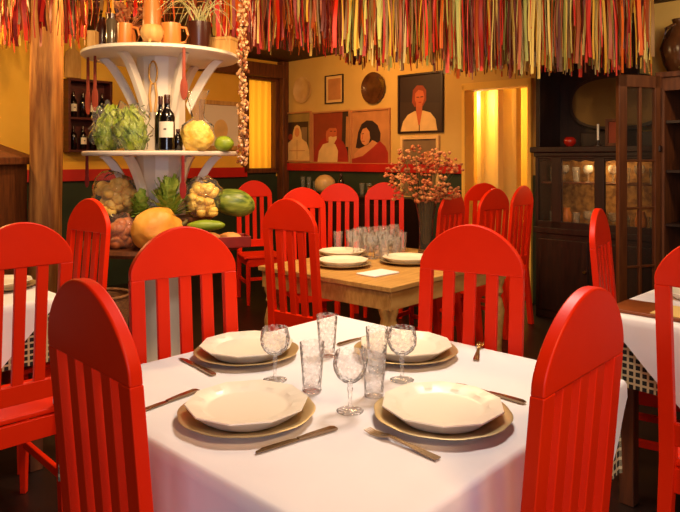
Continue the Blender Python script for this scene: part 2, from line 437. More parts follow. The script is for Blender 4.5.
# timber post, left
t = thing('timber_post', 'rough hewn timber post rising to the ceiling left of the wine rack', 'post', (-2.20, 4.95, 0))
bm = B(); rows = []
for k in range(27):
    z = ZC * k / 26
    ring = []
    for i in range(20):
        a = 2 * PI * i / 20; sq = 1 / max(abs(math.cos(a)), abs(math.sin(a))) ** 0.7
        rr = 0.103 * sq * (1 + 0.10 * noise.noise(Vector((math.cos(a) * 1.3, math.sin(a) * 1.3, z * 1.2))) + 0.05 * noise.noise(Vector((math.cos(a) * 4, math.sin(a) * 4, z * 0.5))))
        ring.append(bm.verts.new((rr * math.cos(a) - 0.012 * math.sin(z * 1.6), rr * math.sin(a), z)))
    rows.append(ring)
for a, b in zip(rows, rows[1:]):
    for i in range(20): bm.faces.new((a[i], a[(i + 1) % 20], b[(i + 1) % 20], b[i]))
bm.faces.new(rows[0][::-1]); bm.faces.new(rows[-1])
obj('shaft', bm, 'post_wood', t, smooth=60)

# ------------------------------------------------------------------ red chair
CH, CW, CT = 1.13, 0.352, 0.026
def lean(z):
    return -(z - 0.45) * 0.085 if z > 0.45 else (z - 0.45) * 0.10
def leaned(bm):
    for v in bm.verts: v.co.y += lean(v.co.z)


def make_chair(label):
    t = thing('dining_chair', label, 'chair', group='red slat back chairs')
    hw = CW / 2; zs, zb = 0.995, 0.972
    pts = [(-hw, zb), (hw, zb)]
    n = 28
    for i in range(n + 1):
        u = math.cos(PI * i / n)
        pts.append((hw * u, zs + (CH - zs) * max(0.0, 1 - abs(u) ** 1.9) ** 0.66))
    bm = B(); prism(bm, pts, -CT / 2, CT / 2); leaned(bm); obj('crest_panel', bm, 'red', t, 0.005, 40)
    for s in (-1, 1):
        bm = B(); rows = []
        for k, z in enumerate((0, 0.15, 0.3, 0.45, 0.6, 0.78, zb + 0.002)):
            wd = 0.038 if z < 0.4 else 0.05
            xo = s * hw; xi = s * (hw - 0.044 if z >= 0.4 else hw - 0.04)
            d = CT / 2 + (0.006 if z < 0.5 else 0)
            rows.append([bm.verts.new(p) for p in ((xo, -d, z), (xi, -d, z), (xi, d, z), (xo, d, z))])
        for a, b in zip(rows, rows[1:]):
            for i in range(4): bm.faces.new((a[i], a[(i + 1) % 4], b[(i + 1) % 4], b[i]))
        bm.faces.new(rows[0]); bm.faces.new(rows[-1]); bmesh.ops.recalc_face_normals(bm, faces=bm.faces[:])
        leaned(bm); obj('back_leg', bm, 'red', t, 0.003, 40)
        bm = B()
        lathe(bm, [(0.017, 0), (0.022, 0.2), (0.024, 0.4)], 4, (s * (hw - 0.028), 0.355, 0))
        obj('front_leg', bm, 'red', t, 0.004)
        bm = B(); box(bm, (s * (hw - 0.026), 0.17, 0.20), (0.02, 0.40, 0.032)); obj('side_stretcher', bm, 'red', t, 0.004)
    for k in (-1, 0, 1):
        bm = B(); prism(bm, [(k * 0.0735 - 0.0195, 0.55), (k * 0.0735 + 0.0195, 0.55), (k * 0.0735 + 0.0195, 0.974), (k * 0.0735 - 0.0195, 0.974)], -0.009, 0.009); leaned(bm)
        obj('slat', bm, 'red', t, 0.003)
    bm = B(); prism(bm, [(-hw + 0.04, 0.49), (hw - 0.04, 0.49), (hw - 0.04, 0.56), (-hw + 0.04, 0.56)], -0.011, 0.011); leaned(bm)
    obj('lower_rail', bm, 'red', t, 0.004)
    bm = B(); a, b = hw + 0.005, hw + 0.02
    v = [(-a, -0.0), (a, -0.0), (b, 0.38), (-b, 0.38)]
    vs = [bm.verts.new((x, y, 0.425)) for x, y in v] + [bm.verts.new((x, y, 0.447)) for x, y in v]
    for f in ((3, 2, 1, 0), (4, 5, 6, 7), (0, 1, 5, 4), (1, 2, 6, 5), (2, 3, 7, 6), (3, 0, 4, 7)): bm.faces.new([vs[i] for i in f])
    obj('seat', bm, 'red', t, 0.008)
    bm = B(); box(bm, (0, 0.355, 0.39), (CW - 0.06, 0.018, 0.075)); box(bm, (0, 0.0, 0.385), (CW - 0.06, 0.018, 0.075))
    for s in (-1, 1): box(bm, (s * (hw - 0.03), 0.18, 0.39), (0.018, 0.36, 0.07))
    obj('apron', bm, 'red', t, 0.003)
    bm = B(); box(bm, (0, 0.355, 0.24), (CW - 0.06, 0.018, 0.03)); obj('front_stretcher', bm, 'red', t, 0.003)
    return t


# x, y (under the crest of the back), facing, label, z-scale
chairs = [
    (-0.457, 1.21, (0.72, 0.70), 'red slat back chair pushed up to the front table, nearest on the left', 1.0),
    (0.436, 1.19, (-0.74, 0.68), 'bright red chair at the front table, nearest on the right', 0.99),
    (-0.498, 2.11, (0.56, -0.81), 'red chair facing us across the front table, before the produce display', 1.0),
    (0.43, 2.17, (-0.50, -0.87), 'red chair facing us across the front table, right of the turned table leg', 1.0),
    (-1.10, 2.27, (-0.70, 0.71), 'red chair seen from behind at the left table with the check cloth', 1.0),
    (1.07, 1.85, (0.70, 0.71), 'red chair cut by the right photo edge, beside the table with the menu folder', 1.0),
    (-1.23, 3.22, (-0.62, -0.78), 'narrow red chair turned sideways between the timber post and the produce', 1.02),
    (-0.25, 3.27, (0.62, 0.78), 'red chair with its back to us at the wooden table', 1.018),
    (-0.28, 4.95, (0.30, -0.95), 'red chair half hidden behind the one at the wooden table', 1.0),
    (-0.01, 5.75, (-0.1, -0.99), 'red chair standing below the bearded man portrait', 1.0),
    (0.40, 5.95, (-0.1, -0.99), 'red chair standing below the portrait of the dark haired woman', 1.0),
    (0.75, 4.43, (-0.80, 0.60), 'red chair turned sideways just right of the flower vase', 1.0),
    (1.27, 5.85, (-0.2, 0.98), 'shaded red chair at the back in front of the lit doorway', 1.0),
    (1.12, 4.80, (-0.65, 0.76), 'red chair with oval back overlapping the shaded one by the doorway', 1.0),
    (1.45, 5.25, (-0.74, 0.67), 'narrow red chair turned away just left of the glass hutch', 1.0),
    (1.14, 2.88, (0.85, -0.53), 'edge-on red chair in front of the open glass door', 1.0),
    (-0.84, 6.45, (0.35, -0.93), 'dim red chair behind the watermelon under the curtained window', 1.0),
]
proto = None
for x, y, d, lab, sz in chairs:
    n_ = math.hypot(*d); dx, dy = d[0] / n_, d[1] / n_
    k = 0.045                       # crest hangs behind the seat joint: shift so the crest stands at x, y
    loc = (x + dx * k, y + dy * k, 0)
    if proto is None:
        proto = make_chair(lab); proto.location = loc; proto.rotation_euler = (0, 0, face(dx, dy))
    else:
        o = dup(proto, loc, face(dx, dy), lab)
        if sz != 1.0: o.scale = (1, 1, sz)

# ------------------------------------------------------------------ cloths and cloth tables
def drape(name, half, rot, tside, ztop, mname, label, loc, rotz, fold=0.012, n=64, gap=0.004, seed=1, group=None, flare=0.10):
    h = tside / 2 + gap; bm = B(); uvl = bm.loops.layers.uv.new('UVMap'); rad = 0.01
    ext = half * (abs(math.cos(rot)) + abs(math.sin(rot)))
    lin = lambda a, b, k: [a + (b - a) * i / k for i in range(k)]
    ks = max(10, n // 3)
    cs = lin(-ext, -h - 0.012, ks) + lin(-h - 0.012, -h, 3) + lin(-h, h, n // 2) + lin(h, h + 0.012, 3) + lin(h + 0.012, ext, ks) + [ext]
    grid = [[bm.verts.new((p, q, 0)) for q in cs] for p in cs]
    for i in range(len(cs) - 1):
        for j in range(len(cs) - 1): bm.faces.new((grid[i][j], grid[i + 1][j], grid[i + 1][j + 1], grid[i][j + 1]))
    for k in range(4):
        a = rot + k * PI / 2 + (0.013 if rot else 0); d = Vector((math.cos(a), math.sin(a), 0))
        bmesh.ops.bisect_plane(bm, geom=bm.verts[:] + bm.edges[:] + bm.faces[:], plane_co=d * (half + 0.0011 * k), plane_no=d, clear_outer=True, dist=1e-5)
    cr, sr = math.cos(rot), math.sin(rot)
    for f in bm.faces:
        for lp in f.loops:
            p, q, _ = lp.vert.co; lp[uvl].uv = (p * cr + q * sr, -p * sr + q * cr)
    for vv in bm.verts:
        p, q, _ = vv.co
        ep, eq = max(0, abs(p) - h), max(0, abs(q) - h)
        sp, sq = (1 if p >= 0 else -1), (1 if q >= 0 else -1)
        e = max(ep, eq); mn = min(ep, eq)
        x, y = max(-h, min(h, p)), max(-h, min(h, q))
        if e > 1e-6:
            w_ = min(1, e / 0.12)
            along = q if ep >= eq else p
            out = rad * min(1, e / 0.012) + flare * e + w_ * fold * (math.sin(along * 13 + seed * 2 + e * 2) + 0.6 * math.sin(along * 29 + seed)) * min(1, e / 0.3)
            out = max(out, 0.004)
            if ep >= eq: x += sp * out; y += sq * mn * 0.05
            else: y += sq * out; x += sp * mn * 0.05
            z = ztop - max(0, e - 0.006) - 0.003 * min(1, e / 0.01)
        else:
            z = ztop + 0.0012 * noise.noise(Vector((p * 5, q * 5, seed)))
        vv.co = (x, y, z)
    o = obj(name, bm, mname, None, smooth=70, loc=loc, rotz=rotz)
    sd = o.modifiers.new('thick', 'SOLIDIFY'); sd.thickness = 0.0016; sd.offset = 1; sd.use_rim = False
    return tag(o, label, 'tablecloth', group)


TABLES = [
    ('front', (0.01, 1.765), 1.03, 'square table fully hidden under the front white cloth'),
    ('left', (-1.935, 2.86), 1.0, 'square table under white and check cloths at the left photo edge'),
    ('right', (1.74, 2.58), 1.0, 'square table under white and check cloths at the right photo edge'),
]
for key, (x, y), s, lab in TABLES:
    t = thing('dining_table', lab, 'table', (x, y, 0), PI / 4 + (0.03 if key == 'front' else 0), 'cloth covered square tables')
    bm = B(); box(bm, (0, 0, 0.725), (s, s, 0.03)); obj('tabletop', bm, 'brown_wood', t, 0.004)
    bm = B()
    for a in range(4): box(bm, (math.cos(a * PI / 2) * (s / 2 - 0.08), math.sin(a * PI / 2) * (s / 2 - 0.08), 0.66), ((0.02, s - 0.16, 0.1) if a % 2 == 0 else (s - 0.16, 0.02, 0.1)))
    obj('apron', bm, 'brown_wood', t)
    for sx in (-1, 1):
        for sy in (-1, 1):
            bm = B(); box(bm, (sx * (s / 2 - 0.07), sy * (s / 2 - 0.07), 0.355), (0.055, 0.055, 0.71)); obj('leg', bm, 'brown_wood', t, 0.004)
ZT = 0.75
drape('check_tablecloth', 0.515 + 0.25, 0, 1.03, 0.7425, 'check', 'dark check undercloth peeping out beneath the front white tablecloth', (0.01, 1.765, 0), PI / 4 + 0.03, 0.003, 60, 0.004, 2, 'check undercloths', 0.02)
drape('white_tablecloth', 0.785, PI / 4, 1.03, ZT - 0.003, 'white_cloth', 'big white tablecloth on the front table', (0.01, 1.765, 0), PI / 4 + 0.03, 0.008, 80, 0.020, 1, 'white tablecloths', 0.035)
for key, (x, y), s, lab in TABLES[1:]:
    sd = 3 if key == 'left' else 5
    drape('check_tablecloth', s / 2 + 0.27, 0, s, 0.7425, 'check', 'dark check undercloth on the table at the %s photo edge' % key, (x, y, 0), PI / 4, 0.003, 60, 0.004, sd, 'check undercloths', 0.02)
    drape('white_tablecloth', 0.725, PI / 4, s, ZT - 0.003, 'white_cloth', 'white cloth laid askew on the check cloth at the %s photo edge' % key, (x, y, 0), PI / 4, 0.008, 64, 0.020, sd, 'white tablecloths', 0.035)

# ------------------------------------------------------------------ tableware builders
def poly_r(nside):
    def f(a, r, z):
        k = PI / nside; aa = (a % (2 * k)) - k
        return math.cos(k) / math.cos(aa) * 1.0 + 0.03
    return f


def make_charger(label, loc, rotz, group):
    bm = B()
    sc = lambda a, r, z: 1 + (0.018 * abs(math.sin(a * 5)) if r > 0.1 else 0)
    lathe(bm, [(0, 0.0), (0.105, 0.0), (0.112, 0.004), (0.135, 0.011), (0.153, 0.016), (0.156, 0.0185), (0.152, 0.0195), (0.134, 0.0145), (0.112, 0.0075), (0.104, 0.0045), (0, 0.0045)], 60, rfun=sc)
    return tag(obj('charger_plate', bm, 'charger', None, smooth=50, loc=loc, rotz=rotz), label, 'charger plate', group)


def make_plate(label, loc, rotz, group, scale=1.0):
    bm = B()
    pf = poly_r(10)
    rf = lambda a, r, z: (pf(a, r, z) if r > 0.098 else 1.0)
    lathe(bm, [(0, 0.003), (0.088, 0.003), (0.092, 0.0), (0.0975, 0.0), (0.104, 0.005), (0.131, 0.026), (0.138, 0.031), (0.137, 0.0335), (0.108, 0.0285), (0.0975, 0.0215), (0.088, 0.0195), (0, 0.019)], 100, rfun=rf)
    o = tag(obj('dinner_plate', bm, 'plate', None, smooth=28, loc=loc, rotz=rotz), label, 'plate', group)
    o.scale = (scale,) * 3
    return o


def shell(bm, prof, n, mi=0, c=(0, 0, 0)):
    rfun_open[0] = True; lathe(bm, prof, n, c, mi); rfun_open[0] = False


def make_wineglass(label, loc, group, m='glass'):
    t = thing('wine_glass', label, 'wine glass', loc, 0, group)
    bm = B(); shell(bm, [(0.006, 0.068), (0.018, 0.071), (0.031, 0.082), (0.039, 0.098), (0.0405, 0.112), (0.038, 0.128), (0.034, 0.142), (0.033, 0.142), (0.037, 0.128), (0.0392, 0.112), (0.0378, 0.099), (0.030, 0.084), (0.017, 0.074), (0, 0.072)], 20)
    obj('bowl', bm, m, t, smooth=50)
    bm = B(); lathe(bm, [(0.006, 0.004), (0.0042, 0.02), (0.0052, 0.045), (0.0075, 0.053), (0.0052, 0.058), (0.0065, 0.069)], 12); obj('stem', bm, m, t, smooth=60)
    bm = B(); lathe(bm, [(0, 0), (0.032, 0), (0.0325, 0.0015), (0.02, 0.004), (0.006, 0.007), (0, 0.007)], 24); obj('foot', bm, m, t, smooth=60)
    return t


def make_tumbler(label, loc, group, m='glass', h=0.125):
    t = thing('tumbler', label, 'glass', loc, 0, group)
    bm = B(); k = h / 0.125
    shell(bm, [(0.024, 0.012), (0.0265, 0.05 * k), (0.0315, h - 0.012), (0.032, h), (0.031, h), (0.0305, h - 0.012), (0.0255, 0.05 * k), (0.0235, 0.014), (0, 0.014)], 18); obj('wall', bm, m, t, smooth=50)
    bm = B(); lathe(bm, [(0, 0), (0.0235, 0), (0.0245, 0.003), (0.024, 0.011), (0, 0.011)], 18); obj('thick_base', bm, m, t, smooth=40)
    return t


def cutlery(kind, a, b, z, label, group):
    a, b = Vector((a[0], a[1], 0)), Vector((b[0], b[1], 0)); d = b - a; L = 0.205 if kind == 'knife' else 0.195
    t = thing(kind, label, kind, (a.x, a.y, z), math.atan2(d.y, d.x), group)
    def strip(name, secs, tilt=0):
        bm = B(); rows = []
        for x, y0, y1, z0, th in secs:
            rows.append([bm.verts.new(p) for p in ((x, y0, z0), (x, y1, z0), (x, y1, z0 + th), (x, y0, z0 + th))])
        for p, q in zip(rows, rows[1:]):
            for i in range(4): bm.faces.new((p[i], p[(i + 1) % 4], q[(i + 1) % 4], q[i]))
        bm.faces.new(rows[0]); bm.faces.new(rows[-1]); bmesh.ops.recalc_face_normals(bm, faces=bm.faces[:])
        return obj(name, bm, 'steel', t, 0, 25)
    if kind == 'knife':
        strip('handle', [(0, -0.007, 0.007, 0, 0.004), (0.01, -0.0085, 0.0085, 0, 0.006), (0.06, -0.007, 0.007, 0, 0.006), (0.10, -0.005, 0.005, 0, 0.005)])
        strip('blade', [(0.099, -0.005, 0.006, 0.0008, 0.0025), (0.12, -0.009, 0.007, 0.0008, 0.0018), (0.18, -0.0095, 0.007, 0.0008, 0.0015), (0.20, -0.003, 0.006, 0.0008, 0.0012), (L, 0.004, 0.006, 0.0008, 0.001)])
    else:
        strip('handle', [(0, -0.009, 0.009, 0, 0.003), (0.03, -0.0085, 0.0085, 0.001, 0.003), (0.09, -0.004, 0.004, 0.005, 0.003), (0.125, -0.0035, 0.0035, 0.007, 0.003), (0.137, -0.010, 0.010, 0.005, 0.0025), (0.15, -0.0115, 0.0115, 0.002, 0.0025)])
        for k in range(4):
            y = -0.0115 + 0.0061 * k
            strip('tine', [(0.149, y, y + 0.0046, 0.002, 0.0025), (0.175, y + 0.0004, y + 0.0042, 0.0005, 0.002), (L, y + 0.0016, y + 0.003, 0.004, 0.001)])
    return t


def at(px, py, Z):
    y = F * (CAMH - Z) / (py - 158); return ((px - 340) / F * y, y)


ZP = ZT + 0.001
settings = [((-0.215, 1.525), 'nearest on the left'), ((0.235, 1.515), 'nearest on the right'), ((-0.283, 2.0), 'far left'), ((0.20, 2.01), 'far right')]
for (x, y), wd in settings:
    make_charger('champagne coloured charger plate %s on the front table' % wd, (x, y, ZP), random.random(), 'charger plates on the front table')
    make_plate('cream ten-sided dinner plate %s on the front table' % wd, (x, y, ZP + 0.0055), 0.15 + random.random() * 0.3, 'ten-sided plates on the front table')
for (a, b), kind, lab in [
    (((163, 404), (198, 391)), 'knife', 'table knife at the left side of the near left plate'),
    (((214, 376), (177, 357)), 'knife', 'table knife on the cloth edge by the far left plate'),
    (((336, 429), (260, 452)), 'knife', 'table knife lying in front between the two near plates'),
    (((438, 460), (367, 431)), 'fork', 'fork lying in front of the near right plate'),
    (((525, 404), (455, 384)), 'knife', 'table knife behind the near right plate'),
    (((476, 361), (479, 350)), 'fork', 'fork right of the far right plate at the cloth edge'),
    (((338, 346), (364, 338)), 'knife', 'table knife near the far corner of the front cloth')]:
    A, Bp = at(*a, ZT), at(*b, ZT)
    if a == (163, 404): A, Bp = Bp, A
    cutlery(kind, A, Bp, ZP, lab, 'cutlery on the front table')
for px, py, lab in [(275, 380, 'cut crystal wine glass beside the far left plate'), (350, 411, 'cut crystal wine glass at the centre front among the glasses'), (402, 380, 'cut crystal wine glass before the far right plate')]:
    make_wineglass(lab, (*at(px, py, ZP), ZP), 'wine glasses on the front table')
for px, py, lab in [(327, 356, 'tumbler nearest the far corner of the front cloth'), (312, 391, 'tumbler between the two left wine glasses'), (374, 396, 'tumbler right of the centre front wine glass'), (377, 372, 'tumbler close to the far right plate rim')]:
    make_tumbler(lab, (*at(px, py, ZP), ZP), 'tumblers on the front table')

# things on the left and right tables
for (x, y), lab in [((-1.565, 3.03), 'cream plate and rim seen through the red chair slats on the left table'), ((-1.72, 2.62), 'cream plate at the left photo edge on the left table')]:
    make_charger('charger under the ' + lab.replace('cream ', ''), (x, y, ZP), 0.3, 'charger plates on the left table')
    make_plate(lab, (x, y, ZP + 0.0055), 0.2, 'plates on the left table')
t = thing('menu_folder', 'brown leather menu folder with paper on the right table', 'menu', (1.245, 2.55, ZP), -PI / 4)
bm = B(); box(bm, (0, 0, 0.006), (0.34, 0.22, 0.012)); obj('cover', bm, 'leather', t, 0.003)
bm = B(); box(bm, (0.075, 0.0, 0.0135), (0.17, 0.19, 0.003)); obj('sheet', bm, 'paper', t)
make_plate('cream plate behind the menu folder on the right table', (1.53, 2.80, ZP), 0.1, 'plates on the right table')

# ------------------------------------------------------------------ wooden table
E1 = Vector((-0.745, 0.667)); E1.normalize(); E2 = Vector((E1.y, -E1.x)); C0 = Vector((0.235, 3.045)); L1, L2 = 0.93, 1.16
ct = C0 + E1 * L1 / 2 + E2 * L2 / 2; TA = math.atan2(E2.y, E2.x)
t = thing('wooden_table', 'bare honey coloured wooden table with turned legs', 'table', (ct.x, ct.y, 0), TA)
bm = B(); box(bm, (0, 0, 0.7375), (L2, L1, 0.025)); obj('tabletop', bm, 'honey_wood', t, 0.004)
bm = B()
for sx in (-1, 1): box(bm, (sx * (L2 / 2 - 0.025), 0, 0.68), (0.022, L1 - 0.05, 0.09)); box(bm, (0, sx * (L1 / 2 - 0.025), 0.68), (L2 - 0.05, 0.022, 0.09))
obj('apron', bm, 'honey_wood', t, 0.003)
for sx in (-1, 1):
    for sy in (-1, 1):
        bm = B(); c = (sx * (L2 / 2 - 0.06), sy * (L1 / 2 - 0.06), 0)
        lathe(bm, [(0.02, 0), (0.034, 0.03), (0.03, 0.07), (0.022, 0.1), (0.030, 0.13), (0.036, 0.30), (0.050, 0.45), (0.036, 0.515), (0.026, 0.535), (0.042, 0.56), (0.036, 0.585), (0.048, 0.62), (0.048, 0.64)], 20, c)
        box(bm, (c[0], c[1], 0.68), (0.085, 0.085, 0.09)); obj('leg', bm, 'honey_wood', t, smooth=40)
def onw(a, b): p = C0 + E1 * a + E2 * b; return (p.x, p.y, ZP)
for px, py, lab, gl in [(343, 266, 'cream plate nearest the left front edge of the wooden table', 1), (407, 263, 'cream plate at the right front edge of the wooden table', 1), (342, 256.5, 'cream plate farthest along the left edge of the wooden table', 1)]:
    x, y = at(px, py, ZT)
    make_charger('charger under the ' + lab.replace('cream ', ''), (x, y, ZP), 0.4, 'charger plates on the wooden table')
    make_plate(lab, (x, y, ZP + 0.0055), 0.1, 'plates on the wooden table')
bm = B(); box(bm, (0, 0, 0.004), (0.19, 0.13, 0.008)); o = obj('napkin', bm, 'white_cloth', None, 0.003, loc=(*at(378, 274, ZT), ZP), rotz=0.75); tag(o, 'folded cream napkin at the front corner of the wooden table', 'napkin')
spots = [(372, 259), (384, 262), (352, 254), (365, 253), (380, 255), (392, 256), (362, 248.5), (376, 249.5), (390, 250.5), (402, 252)]
for i, (px, py) in enumerate(spots):
    x, y = at(px, py, ZT)
    f = make_wineglass if i % 2 == 0 else make_tumbler
    nm = ['first', 'second', 'third', 'fourth', 'fifth'][i // 2]
    f('cut crystal %s in the cluster on the wooden table, %s from the front' % ('wine glass' if i % 2 == 0 else 'tumbler', nm), (x, y, ZP), 'glass cluster on the wooden table')
for px, py, lab in [(350, 249, 'tumbler behind the plates on the left edge of the wooden table'), (338, 251, 'leftmost tumbler at the back of the wooden table')]:
    make_tumbler(lab, (*at(px, py, ZT), ZP), 'tumblers on the wooden table')

for i, (px, py) in enumerate([(357, 257), (368, 257), (378, 258), (388, 258), (396, 258), (358, 250), (370, 252), (384, 252), (398, 249), (384, 247), (368, 245.5), (394, 245), (377, 244.5)]):
    x, y = at(px, py, ZT)
    (make_tumbler if i % 2 == 0 else make_wineglass)('cut crystal %s crowded among others at the middle of the wooden table' % ('tumbler' if i % 2 == 0 else 'wine glass'), (x, y, ZP), 'crowded crystal %s on the wooden table' % ('tumblers' if i % 2 == 0 else 'wine glasses'))

# vase with dried flowers
vx, vy = at(426, 253, ZT)
t = thing('flower_vase', 'glass vase of dried pink flowers on the wooden table', 'vase', (vx, vy, ZP))
bm = B(); shell(bm, [(0.045, 0.0), (0.05, 0.004), (0.042, 0.08), (0.046, 0.2), (0.07, 0.34), (0.068, 0.34), (0.044, 0.2), (0.04, 0.08), (0.046, 0.01), (0, 0.01)], 24); obj('glass_body', bm, 'vase_glass', t, smooth=60)
bm = B(); bf = B(); bp = B()
for i in range(46):
    a = random.random() * 2 * PI; rr = 0.04 + 0.20 * random.random() ** 0.7; h = 0.30 + 0.34 * random.random() * (1 - (rr / 0.34) ** 2) + 0.05
    tip = Vector((math.cos(a) * rr * 1.0, math.sin(a) * rr * 0.8, h)); 
    tube(bm, [(math.cos(a) * 0.02, math.sin(a) * 0.02, 0.06), (math.cos(a) * 0.05, math.sin(a) * 0.045, 0.33), tip], 0.0018, 4)
    tgt = bf if i % 3 else bp
    for k in range(9):
        q = tip + Vector((random.uniform(-1, 1), random.uniform(-1, 1), random.uniform(-1, 1))) * 0.032
        blob(tgt, q, (0.013, 0.013, 0.010), 1, 0.5, 3, i * 9 + k)
obj('stems', bm, 'stem', t); o = obj('blossoms', bf, 'flower', t, smooth=0); o['kind'] = 'stuff'
o = obj('pale_blossoms', bp, 'flowerb', t, smooth=0); o['kind'] = 'stuff'; o['label'] = 'pale peach dried blossoms'

# ------------------------------------------------------------------ produce display stand
SX, SY = -1.135, 4.2
st = thing('display_stand', 'white two-tier display stand with curved brackets holding bottles and greens', 'display stand', (SX, SY, 0), 0)
ZT2, ZT1, ZT0, ZTM = 2.005, 1.392, 0.82, 0.99
bm = B(); lathe(bm, [(0, ZT2 - 0.028), (0.475, ZT2 - 0.028), (0.485, ZT2 - 0.02), (0.485, ZT2 - 0.006), (0.477, ZT2), (0, ZT2)], 64); obj('top_shelf', bm, 'white_paint', st, smooth=50)
bm = B(); lathe(bm, [(0, ZT1 - 0.028), (0.470, ZT1 - 0.028), (0.478, ZT1 - 0.02), (0.478, ZT1 - 0.006), (0.470, ZT1), (0, ZT1)], 64); obj('middle_shelf', bm, 'white_paint', st, smooth=50)
bm = B(); lathe(bm, [(0.15, 0.99), (0.15, 1.30), (0.155, ZT1 - 0.028)], 12); lathe(bm, [(0.148, ZT1), (0.148, 1.85), (0.158, ZT2 - 0.028)], 12); obj('column', bm, 'white_paint', st, smooth=20)
for zt, ex in ((ZT2 - 0.028, 0.36), (ZT1 - 0.028, 0.35)):
    for a in range(6):
        ang = a * PI / 3 + (0.12 if zt > 1.6 else 0.2)
        bm = B(); up, dn = [], []
        for k in range(15):
            s_ = k / 14; x = ex - (ex - 0.15) * (s_ ** 0.85); z = zt + 0.004 - 0.29 * s_ ** 1.25
            up.append((x - 0.022 * (1 - s_), z + 0.0)); dn.append((x + 0.030 - 0.004 * s_, z - 0.012 - 0.05 * s_))
        prism(bm, [(min(p[0], 9), min(p[1], zt + 0.004)) for p in up] + dn[::-1], -0.018, 0.018); o = obj('bracket', bm, 'white_paint', st, 0.004, 40); o.rotation_euler = (0, 0, ang)
bm = B(); lathe(bm, [(0, ZTM - 0.025), (0.32, ZTM - 0.025), (0.325, ZTM - 0.01), (0.32, ZTM), (0, ZTM)], 48); lathe(bm, [(0, ZT0), (0.31, ZT0), (0.31, ZTM - 0.025), (0, ZTM - 0.025)], 48); obj('produce_tier', bm, 'brown_wood', st, smooth=50)
bm = B(); lathe(bm, [(0, ZT0 - 0.04), (0.50, ZT0 - 0.04), (0.51, ZT0 - 0.02), (0.50, ZT0), (0, ZT0)], 56); obj('base_shelf', bm, 'brown_wood', st, smooth=50)
bm = B(); lathe(bm, [(0.24, 0), (0.24, 0.03), (0.15, 0.06), (0.145, 0.5), (0.16, ZT0 - 0.04)], 12); obj('pedestal', bm, 'white_paint', st, smooth=40)
SH = lambda px, dz, Z: ((px - 340) / F * (SY + dz), SY + dz, Z)


def single(name, bm, m, label, cat, loc, group=None, smooth=45, rotz=0, kind=None):
    return tag(obj(name, bm, m, None, smooth=smooth, loc=loc, rotz=rotz), label, cat, group, kind)


# top shelf
bm = B(); box(bm, (0, 0, 0.065), (0.05, 0.06, 0.13)); single('wooden_block', bm, 'pale_wood', 'pale wooden block at the left end of the top shelf', 'block', SH(93, -0.12, ZT2))
bm = B(); lathe(bm, [(0, 0), (0.035, 0), (0.04, 0.02), (0.04, 0.15), (0.028, 0.19), (0.02, 0.2), (0.02, 0.23), (0, 0.23)], 20); single('dark_bottle', bm, 'darkjar', 'dark brown bottle between wooden block and grey glass jar', 'bottle', SH(102, -0.05, ZT2))
t = thing('glass_jar', 'tall grey glass jar with lid on the top shelf', 'jar', SH(111.5, -0.22, ZT2))
bm = B(); lathe(bm, [(0, 0), (0.03, 0), (0.032, 0.01), (0.032, 0.17), (0.024, 0.185), (0, 0.185)], 20); obj('body', bm, 'greyjar', t, smooth=40)
bm = B(); lathe(bm, [(0, 0.185), (0.025, 0.185), (0.025, 0.215), (0, 0.215)], 20); obj('lid', bm, 'darkjar', t, smooth=40)


def mug(label, loc, side, h, r, sq=None):
    t = thing('mug', label, 'mug', loc, 0)
    bm = B(); lathe(bm, [(0, 0), (r * 0.92, 0), (r, 0.008), (r, h), (r * 0.92, h), (r * 0.9, 0.02), (0, 0.02)], 28); obj('cup', bm, 'terracotta', t, smooth=40)
    bm = B(); tube(bm, [(side * r * 0.95, 0, h * 0.85), (side * (r + 0.03), 0, h * 0.82), (side * (r + 0.042), 0, h * 0.5), (side * (r + 0.028), 0, h * 0.2), (side * r * 0.95, 0, h * 0.16)], 0.008, 8); obj('handle', bm, 'terracotta', t, smooth=60)


mug('orange mug left of the footed wooden pot on the top shelf', SH(125, -0.30, ZT2), 1, 0.14, 0.043)
mug('orange mug right of the footed wooden pot on the top shelf', SH(171, -0.32, ZT2), 1, 0.135, 0.058)
t = thing('footed_pot', 'squat pale wooden pot on small feet at the front of the top shelf', 'pot', SH(152, -0.42, ZT2))
bm = B(); lathe(bm, [(0, 0.014), (0.045, 0.014), (0.062, 0.04), (0.066, 0.07), (0.055, 0.1), (0.05, 0.105), (0.045, 0.1), (0, 0.09)], 28); obj('bowl', bm, 'pale_wood', t, smooth=60)
for k in range(3):
    bm = B(); lathe(bm, [(0.006, 0), (0.012, 0.022)], 10, (0.042 * math.cos(k * 2.1 + 0.5), 0.042 * math.sin(k * 2.1 + 0.5), 0)); obj('foot', bm, 'pale_wood', t)
bm = B(); lathe(bm, [(0, 0), (0.05, 0), (0.06, 0.1), (0.055, 0.26), (0.04, 0.34), (0.044, 0.37), (0, 0.37)], 24); single('tall_vase', bm, 'terracotta', 'tall tan vase behind the footed pot on the top shelf', 'vase', SH(152, -0.14, ZT2))
t = thing('grass_pot', 'dark pot with spiky pale grass on the top shelf', 'potted plant', SH(199, -0.18, ZT2))
bm = B(); lathe(bm, [(0, 0), (0.06, 0), (0.065, 0.02), (0.075, 0.17), (0.07, 0.17), (0.064, 0.15), (0, 0.15)], 26); obj('pot', bm, 'darkjar', t, smooth=40)
bm = B()
